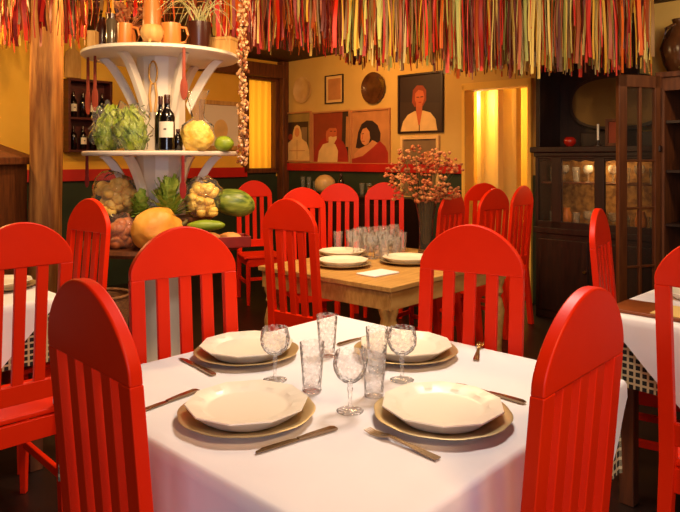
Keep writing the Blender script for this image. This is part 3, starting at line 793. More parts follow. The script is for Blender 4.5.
for i in range(26):
    a = random.random() * 2 * PI; L = random.uniform(0.16, 0.34); dr = random.uniform(-0.03, 0.20)
    p0 = Vector((random.uniform(-.03, .03), random.uniform(-.03, .03), 0.15)); p1 = p0 + Vector((math.cos(a) * 0.5 * L, math.sin(a) * 0.5 * L, L * 0.6)); p2 = p0 + Vector((math.cos(a) * L, math.sin(a) * L, L * 0.6 - dr))
    tube(bm, [p0, (p0 + p1) / 2 + Vector((0, 0, L * .1)), p1, (p1 + p2) / 2 + Vector((0, 0, .01)), p2], 0.0035, 4, 0, 0.0012)
obj('grass_blades', bm, 'straw', t, smooth=60)
t = thing('wooden_box', 'small pale wooden box at the right end of the top shelf', 'box', SH(224, 0.0, ZT2), -0.3)
bm = B(); box(bm, (0, 0, 0.045), (0.14, 0.11, 0.09)); obj('body', bm, 'pale_wood', t, 0.003)
bm = B(); box(bm, (0, 0, 0.1), (0.146, 0.116, 0.02)); obj('lid', bm, 'pale_wood', t, 0.003)
t = thing('dried_bouquet', 'dry orange leaf bunch standing in a jar on the top shelf', 'dried plant', SH(128, 0.0, ZT2))
bm = B(); lathe(bm, [(0, 0), (0.045, 0), (0.05, 0.12), (0.04, 0.16), (0, 0.16)], 20); obj('jar', bm, 'terracotta', t, smooth=40)
bm = B()
for i in range(34):
    a = random.random() * 2 * PI; rr = random.uniform(0.02, 0.17); h = random.uniform(0.18, 0.34); q = Vector((math.cos(a) * rr, math.sin(a) * rr, h))
    tube(bm, [(0, 0, 0.15), q * 0.6 + Vector((0, 0, 0.07)), q], 0.002, 4)
    blob(bm, q, (0.03, 0.02, 0.012), 1, 0.4, 3, i, 0, None, Matrix.Rotation(a, 3, 'Z') @ Matrix.Rotation(random.uniform(-.8, .8), 3, 'Y'))
obj('leaves', bm, 'flowerb', t, smooth=40)

# middle shelf
def leafbag(label, loc, w_, h, seed, tilt):
    t = thing('salad_bag', label, 'bag of greens', loc, 0, 'bags of salad on the middle shelf')
    rng = random.Random(seed); bm = B()
    for i in range(15):
        a = 2 * PI * i / 15 + rng.uniform(-.2, .2); r0 = w_ * 0.30; L = h * rng.uniform(0.62, 1.0); wd = w_ * rng.uniform(0.20, 0.34)
        tg = Vector((-math.sin(a), math.cos(a), 0)); no = Vector((math.cos(a), math.sin(a) * 0.7, 0)); rows = []; tw = rng.uniform(-.5, .5)
        for k in range(11):
            s_ = k / 10; rr = r0 * (0.75 + 0.9 * math.sin(PI * min(1, s_ * 0.9)) ** 1.1 - 0.55 * s_ ** 2); wk = wd * (math.sin(PI * (0.14 + 0.80 * s_)) ** 0.7)
            rw = []
            for j in range(9):
                q = (j - 4) / 4
                p = no * (rr - 0.35 * wk * q * q + 0.014 * math.sin(k * 1.9 + j * 1.7 + i) * (0.3 + abs(q))) + tg * (q * wk) + Vector((tilt * 0.16 * s_ + tw * 0.05 * s_, 0, 0.006 + L * s_ + 0.012 * math.sin(j * 2.4 + i) * s_))
                p.z = max(0.004, p.z); rw.append(bm.verts.new(p))
            rows.append(rw)
        for p, q in zip(rows, rows[1:]):
            for j in range(8): bm.faces.new((p[j], p[j + 1], q[j + 1], q[j]))
    blob(bm, (tilt * 0.05, 0, h * 0.40), (w_ * 0.34, w_ * 0.24, h * 0.42), 3, 0.25, 3, seed, 0, -0.93)
    o = obj('leaves', bm, 'lettuce', t, smooth=60); o.modifiers.new('s', 'SOLIDIFY').thickness = 0.002
    bm = B(); blob(bm, (tilt * 0.05, 0, h * 0.5), (w_ * 0.56, w_ * 0.45, h * 0.54), 4, 0.45, 2.6, seed, 0, -0.92); obj('clear_bag', bm, 'plastic', t, smooth=60)


leafbag('plastic bag of lettuce at the left end of the middle shelf', SH(107, -0.24, ZT1), 0.17, 0.27, 3, 0.1)
leafbag('plastic bag of dark lettuce left of the wine bottle', SH(135, -0.34, ZT1), 0.18, 0.26, 8, -0.35)


def wine_bottle(label, loc, m='bottle', lab=True, h=0.32, group=None, r=0.038, rotz=0):
    t = thing('wine_bottle', label, 'bottle', loc, rotz, group); k = h / 0.32
    bm = B(); lathe(bm, [(0, 0.004), (r * 0.8, 0), (r, 0.006), (r, 0.19 * k), (r * 0.9, 0.21 * k), (r * 0.5, 0.235 * k), (r * 0.38, 0.25 * k), (r * 0.36, 0.285 * k), (0, 0.285 * k)], 28); obj('body', bm, m, t, smooth=50)
    bm = B(); lathe(bm, [(0, 0.27 * k), (r * 0.4, 0.27 * k), (r * 0.42, 0.315 * k), (r * 0.36, h), (0, h)], 20); obj('capsule', bm, 'darkjar', t, smooth=50)
    if lab:
        rr = r + 0.0006; bm = B(); n = 16; a0 = -PI / 2 - 1.15; rows = []
        for z in (0.075 * k, 0.165 * k): rows.append([bm.verts.new((rr * math.cos(a0 + 2.3 * i / n), rr * math.sin(a0 + 2.3 * i / n), z)) for i in range(n + 1)])
        for i in range(n): bm.faces.new((rows[0][i], rows[0][i + 1], rows[1][i + 1], rows[1][i]))
        lathe(bm, [(0, 0), (0.007, 0), (0.007, 0.0004), (0, 0.0004)], 14, (0, 0, 0), 1)
        for v in [v for v in bm.verts if v.co.z < 0.01]:
            x, y, z = v.co; v.co = (x * 1.3, -rr - 0.0006 - z, 0.122 * k + y * 0.7)
        obj('label', bm, ['label', 'ink'], t, smooth=60)
    return t


wine_bottle('dark wine bottle with a cream label on the middle shelf', SH(167, -0.38, ZT1), h=0.325, r=0.045)
wine_bottle('unlabelled dark bottle just behind the labelled wine bottle', SH(160.5, -0.24, ZT1), lab=False, h=0.33, r=0.034)
wine_bottle('short dark bottle right of the labelled wine bottle', SH(178, -0.3, ZT1), lab=False, h=0.13, r=0.028)
t = thing('pasta_bag', 'plump yellow pasta bag with a gathered top on the middle shelf', 'bag', SH(197, -0.32, ZT1))
bm = B(); blob(bm, (0, 0, 0.085), (0.095, 0.075, 0.095), 4, 0.14, 2.2, 4, 0, -0.88); obj('contents', bm, 'maize', t, smooth=60)
bm = B(); shell(bm, [(0.085, 0.12), (0.09, 0.15), (0.04, 0.19), (0.03, 0.21), (0.05, 0.30), (0.08, 0.36)], 24); 
for v in bm.verts: v.co += Vector((noise.noise(v.co * 14), noise.noise(v.co * 14 + Vector((9, 0, 0))), 0)) * 0.025
obj('gathered_plastic', bm, 'plastic', t, smooth=60)
bm = B(); blob(bm, (0, 0, 0.045), (0.06, 0.05, 0.048), 3, 0.08, 2, 2, 0, -0.92); single('green_melon', bm, 'lime', 'small round green fruit at the right end of the middle shelf', 'fruit', SH(224, -0.2, ZT1))

# hanging strings and utensils
def beads(label, x, y, z0, z1, rad):
    t = thing('bead_string', label, 'bead string', (x, y, z1), 0)
    bm = B(); tube(bm, [(0, 0, 0), (0, 0, z0 - z1)], 0.003, 6); obj('string', bm, 'cord', t)
    a_, b_ = B(), B(); n = int((z1 - z0) / 0.0075)
    for i in range(n):
        z = -(i + 0.5) / n * (z1 - z0)
        for k in range(2):
            a = random.random() * 2 * PI; r_ = rad * random.uniform(0.25, 1)
            blob(a_ if random.random() < 0.62 else b_, (r_ * math.cos(a), r_ * math.sin(a), z), (0.0105, 0.0105, 0.013), 1, 0.2, 3, i)
    for b, m, n_ in ((a_, 'shell', 'pale_beads'), (b_, 'shellb', 'brown_beads')):
        o = obj(n_, b, m, t, smooth=40); o['kind'] = 'stuff'
        o['label'] = 'pale shell beads' if m == 'shell' else 'brown beads'
    return t


BX, BY = (243 - 340) / F * 4.0, 4.0
beads('thick string of shell beads hanging from the ceiling right of the stand', BX, BY, 1.31, 2.595, 0.034)


def utensil(name, label, loc, L, w_, m, cat, rotz=0):
    t = thing(name, label, cat, loc, rotz)
    bm = B(); prism(bm, [(-0.008, 0), (0.008, 0), (0.010, -L * 0.6), (-0.010, -L * 0.6)], -0.006, 0.006); obj('handle', bm, m, t, 0.003)
    bm = B(); pts = []
    for k in range(20): a = 2 * PI * k / 20; pts.append((w_ * math.cos(a), -L * 0.78 + L * 0.22 * math.sin(a)))
    prism(bm, pts, -0.005, 0.005); obj('blade', bm, m, t, 0.003)
    return t


utensil('wooden_paddle', 'dark red wooden paddle hung from the front right of the top shelf', SH(184, -0.47, ZT2 - 0.028), 0.30, 0.022, 'teak', 'paddle')
utensil('wooden_spoon', 'long red wooden spoon hung from the left edge of the top shelf', SH(88, -0.10, ZT2 - 0.028), 0.36, 0.018, 'teak', 'spoon')
utensil('wooden_spatula', 'dark wooden spatula hung second from the left edge of the top shelf', SH(95, -0.16, ZT2 - 0.028), 0.34, 0.020, 'teak', 'spatula')
utensil('hanging_paddle', 'red wooden paddle hung below the right of the middle shelf', SH(183, -0.42, ZT1 - 0.028), 0.25, 0.02, 'redbox', 'paddle')
utensil('hanging_spoon', 'thin dark red spoon hung below the left end of the middle shelf', SH(87, -0.06, ZT1 - 0.028), 0.20, 0.014, 'redbox', 'spoon')
t = thing('kitchen_tongs', 'golden looped tongs hung on the white column of the stand', 'tongs', SH(153, -0.19, 1.93))
bm = B(); pts = [(0.025 * math.sin(a) * 1.0, 0, -0.06 + 0.07 * math.cos(a)) for a in [i * PI / 8 - PI for i in range(17)]]; tube(bm, pts, 0.006, 8); obj('loop', bm, 'brass', t, smooth=60)
for s in (-1, 1):
    bm = B(); tube(bm, [(s * 0.012, 0, -0.12), (s * 0.022, 0, -0.2), (s * 0.012, 0, -0.3)], 0.008, 8); obj('arm', bm, 'pale_wood', t, smooth=60)

# produce on the stand base
def lumpbag(name, label, loc, w_, h, m, n, r, seed, cat, bag=True):
    t = thing(name, label, cat, loc, 0); rng = random.Random(seed); bm = B()
    for i in range(n):
        a = rng.random() * 2 * PI; rr = math.sqrt(rng.random()); z = rng.uniform(0.08, 0.92)
        k = math.sqrt(max(0.05, 1 - (2 * z - 1) ** 2)) if z > 0.5 else 1
        blob(bm, (w_ * 0.8 * rr * k * math.cos(a), w_ * 0.6 * rr * k * math.sin(a), max(r * 0.9, h * z)), (r, r, r * 0.9), 2, 0.15, 2.5, i + seed)
    o = obj('contents', bm, m, t, smooth=60); o['kind'] = 'stuff'
    if bag:
        bm = B(); blob(bm, (0, 0, h * 0.55), (w_ * 1.02, w_ * 0.85, h * 0.62), 4, 0.25, 2.6, seed, 0, -0.88); obj('clear_bag', bm, 'plastic', t, smooth=60)
    return t


lumpbag('garlic_bag', 'clear bag of yellow garlic heads piled left of the white column', SH(115, -0.12, ZTM), 0.135, 0.235, 'garlic', 60, 0.036, 5, 'bag of garlic')
lumpbag('onion_bag', 'clear bag of brown onions below the yellow garlic', SH(120, -0.33, ZT0), 0.105, 0.175, 'onion', 22, 0.042, 9, 'bag of onions')


def frisee(label, loc, rad, h, seed):
    rng = random.Random(seed); bm = B()
    for i in range(120):
        a = rng.random() * 2 * PI; el = rng.uniform(0.1, 1.5); d = Vector((math.cos(a) * math.cos(el), math.sin(a) * math.cos(el), math.sin(el)))
        L = rng.uniform(0.7, 1.0); n = 5; prev = None
        side = d.cross(Vector((0, 0, 1))).normalized() if abs(d.z) < .98 else Vector((1, 0, 0))
        for k in range(n):
            s_ = k / (n - 1); p = Vector((d.x * rad, d.y * rad, d.z * h)) * L * (0.25 + 0.75 * s_) + Vector((0, 0, -0.02 * s_ * s_ + 0.015)) + side * 0.006 * math.sin(k * 2 + i)
            p.z = max(p.z, 0.004)
            w_ = 0.016 * (1 - 0.3 * s_) * (1 + 0.5 * math.sin(k * 3 + i)); c = [bm.verts.new(p + side * w_), bm.verts.new(p + d * 0.008 * math.sin(i)), bm.verts.new(p - side * w_)]
            if prev: bm.faces.new((prev[0], prev[1], c[1], c[0])); bm.faces.new((prev[1], prev[2], c[2], c[1]))
            prev = c
    return single('curly_lettuce', bm, 'greens', label, 'lettuce', loc, None, 60)


frisee('large curly green lettuce before the white column', SH(169, -0.30, ZTM), 0.150, 0.29, 3)
frisee('small curly green lettuce between garlic bag and orange squash', SH(141, -0.27, ZTM), 0.085, 0.19, 6)
t = thing('orange_squash', 'big orange squash lying at the front of the display stand', 'squash', SH(157, -0.425, ZT0), 0.5)
bm = B(); blob(bm, (0, 0, 0.12), (0.145, 0.095, 0.13), 4, 0.12, 1.6, 3, 0, -0.92); obj('fruit', bm, 'pumpkin', t, smooth=60)
bm = B(); tube(bm, [(0.125, 0, 0.13), (0.16, 0, 0.15), (0.175, 0.01, 0.165)], 0.014, 8, 0, 0.009); obj('stalk', bm, 'stem', t, smooth=60)
t = lumpbag('snack_bag', 'clear bag of yellow chips at the right of the white column', SH(203, -0.18, ZTM), 0.11, 0.21, 'maize', 46, 0.032, 15, 'bag of chips')
t = thing('watermelon', 'striped green watermelon at the right end of the display stand', 'watermelon', SH(234, -0.10, ZTM), 0.25)
bm = B(); blob(bm, (0, 0, 0.082), (0.135, 0.088, 0.085), 4, 0.03, 1.5, 1, 0, -0.95, Matrix.Rotation(0.22, 3, 'Y')); obj('rind', bm, 'melon', t, smooth=60)
bm = B(); tube(bm, [(-0.128, 0, 0.115), (-0.148, 0, 0.125), (-0.155, 0.01, 0.14)], 0.005, 6); obj('stalk', bm, 'stem', t)
bm = B(); blob(bm, (0, 0, 0.03), (0.11, 0.033, 0.032), 3, 0.08, 2, 6, 0, -0.92); single('cucumber', bm, 'lime', 'light green cucumber lying before the watermelon', 'cucumber', SH(206, -0.36, ZT0 + 0.107), None, 60, 0.1)
t = thing('bread_tray', 'red lacquered tray with bread below the watermelon', 'tray', SH(222, -0.22, ZT0), 0.35)
bm = B(); box(bm, (0, -0.04, 0.008), (0.30, 0.17, 0.016))
for s in (-1, 1): box(bm, (0, -0.04 + s * 0.08, 0.035), (0.30, 0.012, 0.06)); box(bm, (s * 0.146, -0.04, 0.035), (0.012, 0.17, 0.06))
obj('tray', bm, 'redbox', t, 0.003)
for i, (bx, by, ang) in enumerate([(-0.07, -0.06, 0.2), (0.06, -0.05, -0.3)]):
    bm = B(); blob(bm, (0, 0, 0), (0.075, 0.04, 0.038), 3, 0.08, 2, i + 3, 0, -0.9)
    single('bread_loaf', bm, 'bread', ['crusty loaf on the left of the red tray', 'crusty loaf on the right of the red tray'][i], 'bread', (t.location.x + bx, t.location.y + by, ZT0 + 0.051), 'loaves on the red tray', 60, ang)
t = thing('wicker_basket', 'woven wicker basket beneath the onions on the display stand edge', 'basket', SH(118, -0.40, 0.0), 0)
bm = B(); shell(bm, [(0.10, 0.0), (0.13, 0.30), (0.155, 0.62), (0.150, 0.62), (0.125, 0.30), (0.09, 0.015), (0, 0.015)], 40)
obj('woven_body', bm, 'wicker', t, smooth=60)
bm = B(); tube(bm, [(0.153 * math.cos(a), 0.153 * math.sin(a), 0.62) for a in [i * PI / 12 for i in range(25)]], 0.009, 8); obj('rim', bm, 'wicker', t, smooth=60)
t.location.y -= 0.28

# ------------------------------------------------------------------ left wall: wine rack, boards, framed print; rustic counter
u0, zb = w2(66, 152, 0.1); u1, zt = w2(110, 82, 0.1); wd = u1 - u0; hh = zt - zb
rk = thing('wine_rack', 'dark red wall rack of bottles between post and stand', 'wine rack', P2((u0 + u1) / 2, zb, 0.0), A2)
bm = B(); D = 0.16
box(bm, (0, -0.008, hh / 2), (wd, 0.012, hh))
for s in (-1, 1): box(bm, (s * (wd / 2 - 0.012), -D / 2, hh / 2), (0.024, D, hh))
box(bm, (0, -D / 2, hh - 0.012), (wd, D, 0.024)); obj('case', bm, 'rack_wood', rk, 0.003)
for z in (0.012, hh * 0.46): bm = B(); box(bm, (0, -D / 2, z), (wd - 0.05, D, 0.022)); obj('shelf', bm, 'rack_wood', rk, 0.002)
def onrack(i, z): x = -wd / 2 + 0.08 + i * (wd - 0.16) / 3; p = Vector((x, -D * 0.55)); a = A2; c = P2((u0 + u1) / 2, zb, 0); return (c[0] + p.x * math.cos(a) - p.y * math.sin(a), c[1] + p.x * math.sin(a) + p.y * math.cos(a), zb + z)
ords = ['first', 'second', 'third', 'fourth']
for lv, z in ((0, 0.0235), (1, hh * 0.46 + 0.0115)):
    for i in range(4):
        wine_bottle('%s bottle from the left on the %s shelf of the wine rack' % (ords[i], ['lower', 'upper'][lv]), onrack(i, z), 'bottle', (i + lv) % 2 == 1, 0.24 + 0.02 * ((i * 3 + lv) % 3), 'bottles in the wall rack', 0.032, A2)
t = thing('cutting_board', 'bottle shaped wooden cutting board hung above the wine rack', 'cutting board', P2(w2(73, 80, 0.02)[0], zt + 0.02, 0.004), A2)
bm = B(); pts = [(-0.085, 0), (0.085, 0), (0.085, 0.2), (0.07, 0.26), (0.025, 0.30), (0.022, 0.38), (-0.022, 0.38), (-0.025, 0.30), (-0.07, 0.26), (-0.085, 0.2)]
prism(bm, pts, -0.02, 0.0); obj('board', bm, 'pale_wood', t, 0.006)
def framed(name, label, cat, wallf, A, Pf, p0, p1, fw, fm, shapes, th=0.025, group=None):
    ua, za = wallf(p0[0], (p0[1] + p1[1]) / 2); ub, _ = wallf(p1[0], 100)
    _, zt_ = wallf((p0[0] + p1[0]) / 2, p0[1]); _, zb_ = wallf((p0[0] + p1[0]) / 2, p1[1])
    w_, h_ = abs(ub - ua), zt_ - zb_
    t = thing(name, label, cat, Pf((ua + ub) / 2, zb_, 0.002), A, group)
    bm = B()
    for s in (-1, 1): box(bm, (s * (w_ / 2 - fw / 2), -th / 2, h_ / 2), (fw, th, h_)); box(bm, (0, -th / 2, h_ / 2 + s * (h_ / 2 - fw / 2)), (w_ - 2 * fw, th, fw))
    obj('frame', bm, fm, t, 0.003)
    bm = B(); mats = []; iw, ih = w_ - 2 * fw, h_ - 2 * fw
    for k, (m, pts) in enumerate(shapes):
        if m not in mats: mats.append(m)
        y = -0.006 - 0.0007 * k
        pp = [(-iw / 2 + x * iw, fw + z * ih) for x, z in pts]
        prism(bm, pp, y, y + 0.004 if k else 0.0, mats.index(m))
    obj('painting', bm, mats, t, smooth=0)
    return t


FULL = [(0, 0), (1, 0), (1, 1), (0, 1)]
def ell(cx, cy, rx, ry, n=22, a0=0, a1=2 * PI): return [(cx + rx * math.cos(a0 + (a1 - a0) * i / n), cy + ry * math.sin(a0 + (a1 - a0) * i / n)) for i in range(n if a1 - a0 > 6.2 else n + 1)]
framed('framed_print', 'small wood framed pale print on the yellow wall behind the stand', 'picture', w2, A2, P2, (199, 101), (241, 150), 0.05, 'pale_wood', [('label', FULL), ('p_cream', ell(0.5, 0.4, 0.2, 0.25))])

t = thing('rustic_counter', 'rustic wooden counter with sloped top left of the timber post', 'counter', (-2.62, 4.75, 0), 0)
bm = B()
for x in (-0.42, -0.14, 0.12): box(bm, (x, 0, 0.66), (0.26, 0.5, 1.32))
obj('body', bm, 'brown_wood', t, 0.01)
bm = B(); prism(bm, [(-0.6, 1.68), (0.30, 1.355), (0.30, 1.30), (-0.6, 1.62)], -0.30, 0.30); obj('sloped_top', bm, 'brown_wood', t, 0.008)
bm = B(); prism(bm, [(-0.55, 1.32), (0.25, 1.32), (0.25, 1.31), (-0.55, 1.60)], -0.25, 0.25); obj('gable', bm, 'dark_wood', t)

# ------------------------------------------------------------------ back wall pictures, plates
framed('portrait_picture', 'portrait of a pale veiled figure, leftmost of the three joined pictures', 'picture', w1, A1, P1, (284, 112), (312, 162), 0.02, 'p_tan',
       [('p_oli', FULL), ('p_dark', [(0.10, 0), (0.92, 0), (0.92, 0.82), (0.10, 0.82)]), ('p_grey', [(0.66, 0.15), (0.88, 0.15), (0.88, 0.70), (0.66, 0.70)]), ('p_rust', ell(0.24, 0.5, 0.09, 0.07)),
        ('p_cream', [(0.06, 0), (0.97, 0), (0.95, 0.22), (0.86, 0.38), (0.68, 0.46), (0.66, 0.60), (0.60, 0.72), (0.5, 0.76), (0.40, 0.72), (0.34, 0.60), (0.32, 0.46), (0.16, 0.38), (0.08, 0.22)]),
        ('p_skin', ell(0.5, 0.60, 0.09, 0.10)), ('p_tan', [(0.49, 0.02), (0.51, 0.02), (0.51, 0.44), (0.49, 0.44)]), ('p_tan', [(0.2, 0.2), (0.8, 0.2), (0.8, 0.215), (0.2, 0.215)])], group='three joined portraits')
framed('portrait_picture', 'portrait of a bearded man in red robes, middle of the three joined pictures', 'picture', w1, A1, P1, (313, 111), (351, 163.5), 0.02, 'p_tan',
       [('p_rust', FULL), ('p_dark', [(0.78, 0.0), (1, 0), (1, 1), (0.82, 1)]), ('p_tan', [(0.9, 0.3), (1, 0.3), (1, 0.9), (0.92, 0.9)]),
        ('p_red', [(0.0, 0), (0.97, 0), (0.95, 0.22), (0.84, 0.40), (0.66, 0.50), (0.40, 0.52), (0.2, 0.44), (0.06, 0.24)]),
        ('p_cream', [(0.12, 0), (0.68, 0), (0.70, 0.22), (0.62, 0.36), (0.46, 0.40), (0.28, 0.36), (0.16, 0.22)]),
        ('p_skin2', [(0.38, 0.42), (0.60, 0.42), (0.66, 0.54), (0.66, 0.66), (0.58, 0.73), (0.46, 0.73), (0.38, 0.66), (0.36, 0.54)]),
        ('p_cream', [(0.44, 0.38), (0.58, 0.36), (0.66, 0.46), (0.66, 0.52), (0.56, 0.50), (0.50, 0.52), (0.44, 0.50)]),
        ('p_rust', [(0.34, 0.62), (0.40, 0.64), (0.46, 0.69), (0.66, 0.68), (0.64, 0.76), (0.54, 0.80), (0.42, 0.78), (0.35, 0.72)]),
        ('p_dark', [(0.48, 0.615), (0.54, 0.615), (0.54, 0.63), (0.48, 0.63)]), ('p_dark', [(0.59, 0.61), (0.64, 0.61), (0.64, 0.625), (0.59, 0.625)])], group='three joined portraits')
framed('portrait_picture', 'portrait of a dark haired woman in red, rightmost of the three joined pictures', 'picture', w1, A1, P1, (351.5, 109), (391, 165), 0.02, 'p_tan',
       [('p_tan', FULL), ('p_black', [(0.10, 0.30), (0.30, 0.26), (0.64, 0.30), (0.76, 0.36), (0.78, 0.56), (0.70, 0.72), (0.56, 0.81), (0.40, 0.82), (0.26, 0.75), (0.17, 0.60)]),
        ('p_skin', [(0.06, 0.06), (0.5, 0.12), (0.72, 0.38), (0.56, 0.44), (0.44, 0.36), (0.20, 0.28), (0.06, 0.18)]),
        ('p_skin', [(0.24, 0.46), (0.28, 0.38), (0.36, 0.34), (0.46, 0.38), (0.50, 0.48), (0.48, 0.60), (0.40, 0.68), (0.30, 0.66), (0.24, 0.56)]),
        ('p_black', [(0.26, 0.555), (0.33, 0.56), (0.33, 0.575), (0.26, 0.57)]), ('p_red', [(0.28, 0.415), (0.36, 0.415), (0.35, 0.43), (0.29, 0.43)]), ('p_skin2', [(0.26, 0.46), (0.30, 0.46), (0.31, 0.55), (0.29, 0.55)]),
        ('p_red', [(0, 0), (1, 0), (1, 0.16), (0.90, 0.32), (0.76, 0.42), (0.58, 0.30), (0.30, 0.14), (0, 0.08)])], group='three joined portraits')
framed('portrait_picture', 'large dark portrait of a figure in a white collar, above the small picture', 'picture', w1, A1, P1, (399, 73), (444, 133), 0.022, 'dark_wood',
       [('p_black', FULL), ('p_dark', [(0, 0), (1, 0), (1, 0.48), (0, 0.54)]),
        ('p_rust', [(0.30, 0.52), (0.36, 0.44), (0.56, 0.44), (0.64, 0.54), (0.64, 0.72), (0.56, 0.81), (0.42, 0.82), (0.32, 0.74)]),
        ('p_skin2', [(0.40, 0.30), (0.54, 0.30), (0.55, 0.50), (0.40, 0.50)]),
        ('p_skin2', [(0.37, 0.56), (0.42, 0.47), (0.50, 0.45), (0.57, 0.50), (0.60, 0.60), (0.57, 0.71), (0.46, 0.74), (0.38, 0.68)]),
        ('p_cream', [(0.02, 0), (0.90, 0), (0.86, 0.20), (0.74, 0.32), (0.58, 0.36), (0.36, 0.36), (0.20, 0.30), (0.08, 0.18)]),
        ('p_skin2', [(0.40, 0.36), (0.55, 0.36), (0.49, 0.10), (0.46, 0.10)]), ('p_dark', [(0.47, 0.0), (0.49, 0.0), (0.49, 0.11), (0.47, 0.11)]),
        ('p_dark', [(0.41, 0.60), (0.47, 0.60), (0.47, 0.615), (0.41, 0.615)]), ('p_dark', [(0.51, 0.60), (0.57, 0.60), (0.57, 0.615), (0.51, 0.615)]), ('p_red', [(0.46, 0.505), (0.53, 0.505), (0.52, 0.52), (0.47, 0.52)])])
framed('framed_picture', 'cream framed picture behind the dried flowers', 'picture', w1, A1, P1, (401.5, 136), (440, 200), 0.035, 'p_cream',
       [('p_grey', FULL), ('p_dark', ell(0.5, 0.32, 0.36, 0.3)), ('p_tan', ell(0.75, 0.6, 0.16, 0.2))])
framed('small_print', 'small black framed blank print between the two wall plates', 'picture', w1, A1, P1, (326, 75), (344, 103.5), 0.012, 'dark_wood', [('p_cream', FULL), ('p_tan', [(0.12, 0.1), (0.88, 0.1), (0.88, 0.9), (0.12, 0.9)])])
def wallplate(label, px, py, rr, m):
    u, z = w1(px, py, 0.02)
    bm = B(); lathe(bm, [(0, 0), (rr * 0.6, 0), (rr * 0.7, 0.01), (rr, 0.03), (rr, 0.036), (rr * 0.7, 0.018), (rr * 0.62, 0.01), (0, 0.01)], 40)
    for v in bm.verts: x, y, zz = v.co; v.co = (x, -zz - 0.001, y)
    bmesh.ops.reverse_faces(bm, faces=bm.faces[:])
    tag(obj('wall_plate', bm, m, None, smooth=50, loc=P1(u, z, 0), rotz=A1), label, 'plate', 'plates hung on the back wall')
wallplate('cream oval-looking plate hung above the leftmost portrait', 302.5, 90, 0.165, 'dish')
wallplate('dark brown glazed plate hung above the dark haired woman', 373.5, 88, 0.18, 'dishd')

# low sideboard beneath the rail, with things on it
u0 = w1(292, 195, 0.35)[0]; u1 = w1(404, 195, 0.35)[0]; wd = u1 - u0; zs = 0.93
t = thing('sideboard', 'low dark sideboard against the green dado under the red rail', 'sideboard', P1((u0 + u1) / 2, 0, 0.0), A1)
bm = B(); box(bm, (0, -0.20, zs / 2 - 0.012), (wd - 0.04, 0.32, zs - 0.024)); obj('body', bm, 'dark_wood', t, 0.004)
bm = B(); box(bm, (0, -0.2, zs - 0.012), (wd, 0.37, 0.024)); obj('top', bm, 'dark_wood', t, 0.004)
for k in range(3):
    bm = B(); box(bm, ((k - 1) * (wd - 0.1) / 3, -0.365, 0.45), ((wd - 0.1) / 3 - 0.02, 0.018, 0.8)); d = obj('door', bm, 'dark_wood', t, 0.003)
    bm = B(); lathe(bm, [(0, 0), (0.012, 0), (0.016, 0.012), (0, 0.02)], 12, ((k - 1) * (wd - 0.1) / 3 + 0.1, -0.385, 0.5)); obj('knob', bm, 'brass', d)
def onside(px, off=0.2): u, _ = w1(px, 190, off); return P1(u, zs + 0.0005, off)
bm = B(); blob(bm, (0, 0, 0.11), (0.125, 0.10, 0.115), 3, 0.04, 2, 2, 0, -0.95); single('round_jar', bm, 'dish', 'round pale jar on the sideboard between two chairs', 'jar', onside(325))
for px, lab in ((303, 'leftmost tumbler on the sideboard'), (309, 'second tumbler from the left on the sideboard'), (315, 'third tumbler from the left on the sideboard'), (362, 'tumbler on the sideboard right of the small bottle'), (369, 'rightmost tumbler on the sideboard')):
    make_tumbler(lab, onside(px), 'tumblers on the sideboard', 'clear', 0.19 if px < 312 else 0.14)
wine_bottle('small dark bottle on the sideboard behind a chair', onside(341), 'bottle', False, 0.24, None, 0.035)
t = thing('tea_tin', 'reddish patterned tin at the right of the sideboard', 'tin', onside(376), A1)
bm = B(); box(bm, (0, 0, 0.05), (0.16, 0.1, 0.1)); obj('body', bm, 'onion', t, 0.004)
bm = B(); box(bm, (0, 0, 0.105), (0.165, 0.105, 0.014)); obj('lid', bm, 'brass', t, 0.003)

# ------------------------------------------------------------------ glass hutch on the back wall
OFF = 0.42
u0 = w1(535, 150, OFF)[0]; u1 = u0 + 0.99; wd = u1 - u0
h = thing('glass_hutch', 'dark wooden glass-fronted hutch beside the lit doorway', 'hutch', P1((u0 + u1) / 2, 0, 0), A1)
ZL = 1.44
bm = B()
box(bm, (0, -0.21, 0.36), (wd, 0.40, 0.72)); box(bm, (0, -0.21, 0.74), (wd + 0.03, 0.43, 0.05)); obj('base_cabinet', bm, 'dark_wood', h, 0.006)
bm = B(); box(bm, (0, -0.21, ZL - 0.02), (wd + 0.08, 0.47, 0.05)); box(bm, (0, -0.21, ZL - 0.06), (wd + 0.03, 0.43, 0.04)); obj('cornice', bm, 'dark_wood', h, 0.01)
bm = B(); box(bm, (0, -0.02, 1.09), (wd, 0.02, 0.68)); obj('back_panel', bm, 'hutch_back', h)
for s in (-1, 1): bm = B(); box(bm, (s * (wd / 2 - 0.015), -0.21, 1.08), (0.03, 0.4, 0.66)); obj('side_panel', bm, 'dark_wood', h)
fr = [w1(p, 150, OFF)[0] - (u0 + u1) / 2 for p in (551, 561, 594, 604)]
bm = B()
for a, b in ((fr[0], fr[1]), (fr[2], fr[3])): box(bm, ((a + b) / 2, -0.4, 1.08), (b - a, 0.035, 0.64))
for s in (-1, 1): box(bm, (s * (wd / 2 - 0.015), -0.4, 1.08), (0.03, 0.035, 0.64))
box(bm, (0, -0.4, 1.375), (wd, 0.035, 0.06)); box(bm, (0, -0.4, 0.79), (wd, 0.035, 0.06))
pts = [(-wd / 2, 1.36)] + [(-wd / 2 + wd * i / 36, 1.335 - 0.014 * abs(math.sin(i * PI / 4))) for i in range(37)] + [(wd / 2, 1.36)]
prism(bm, pts, -0.41, -0.39); obj('front_frame', bm, 'dark_wood', h, 0.004)
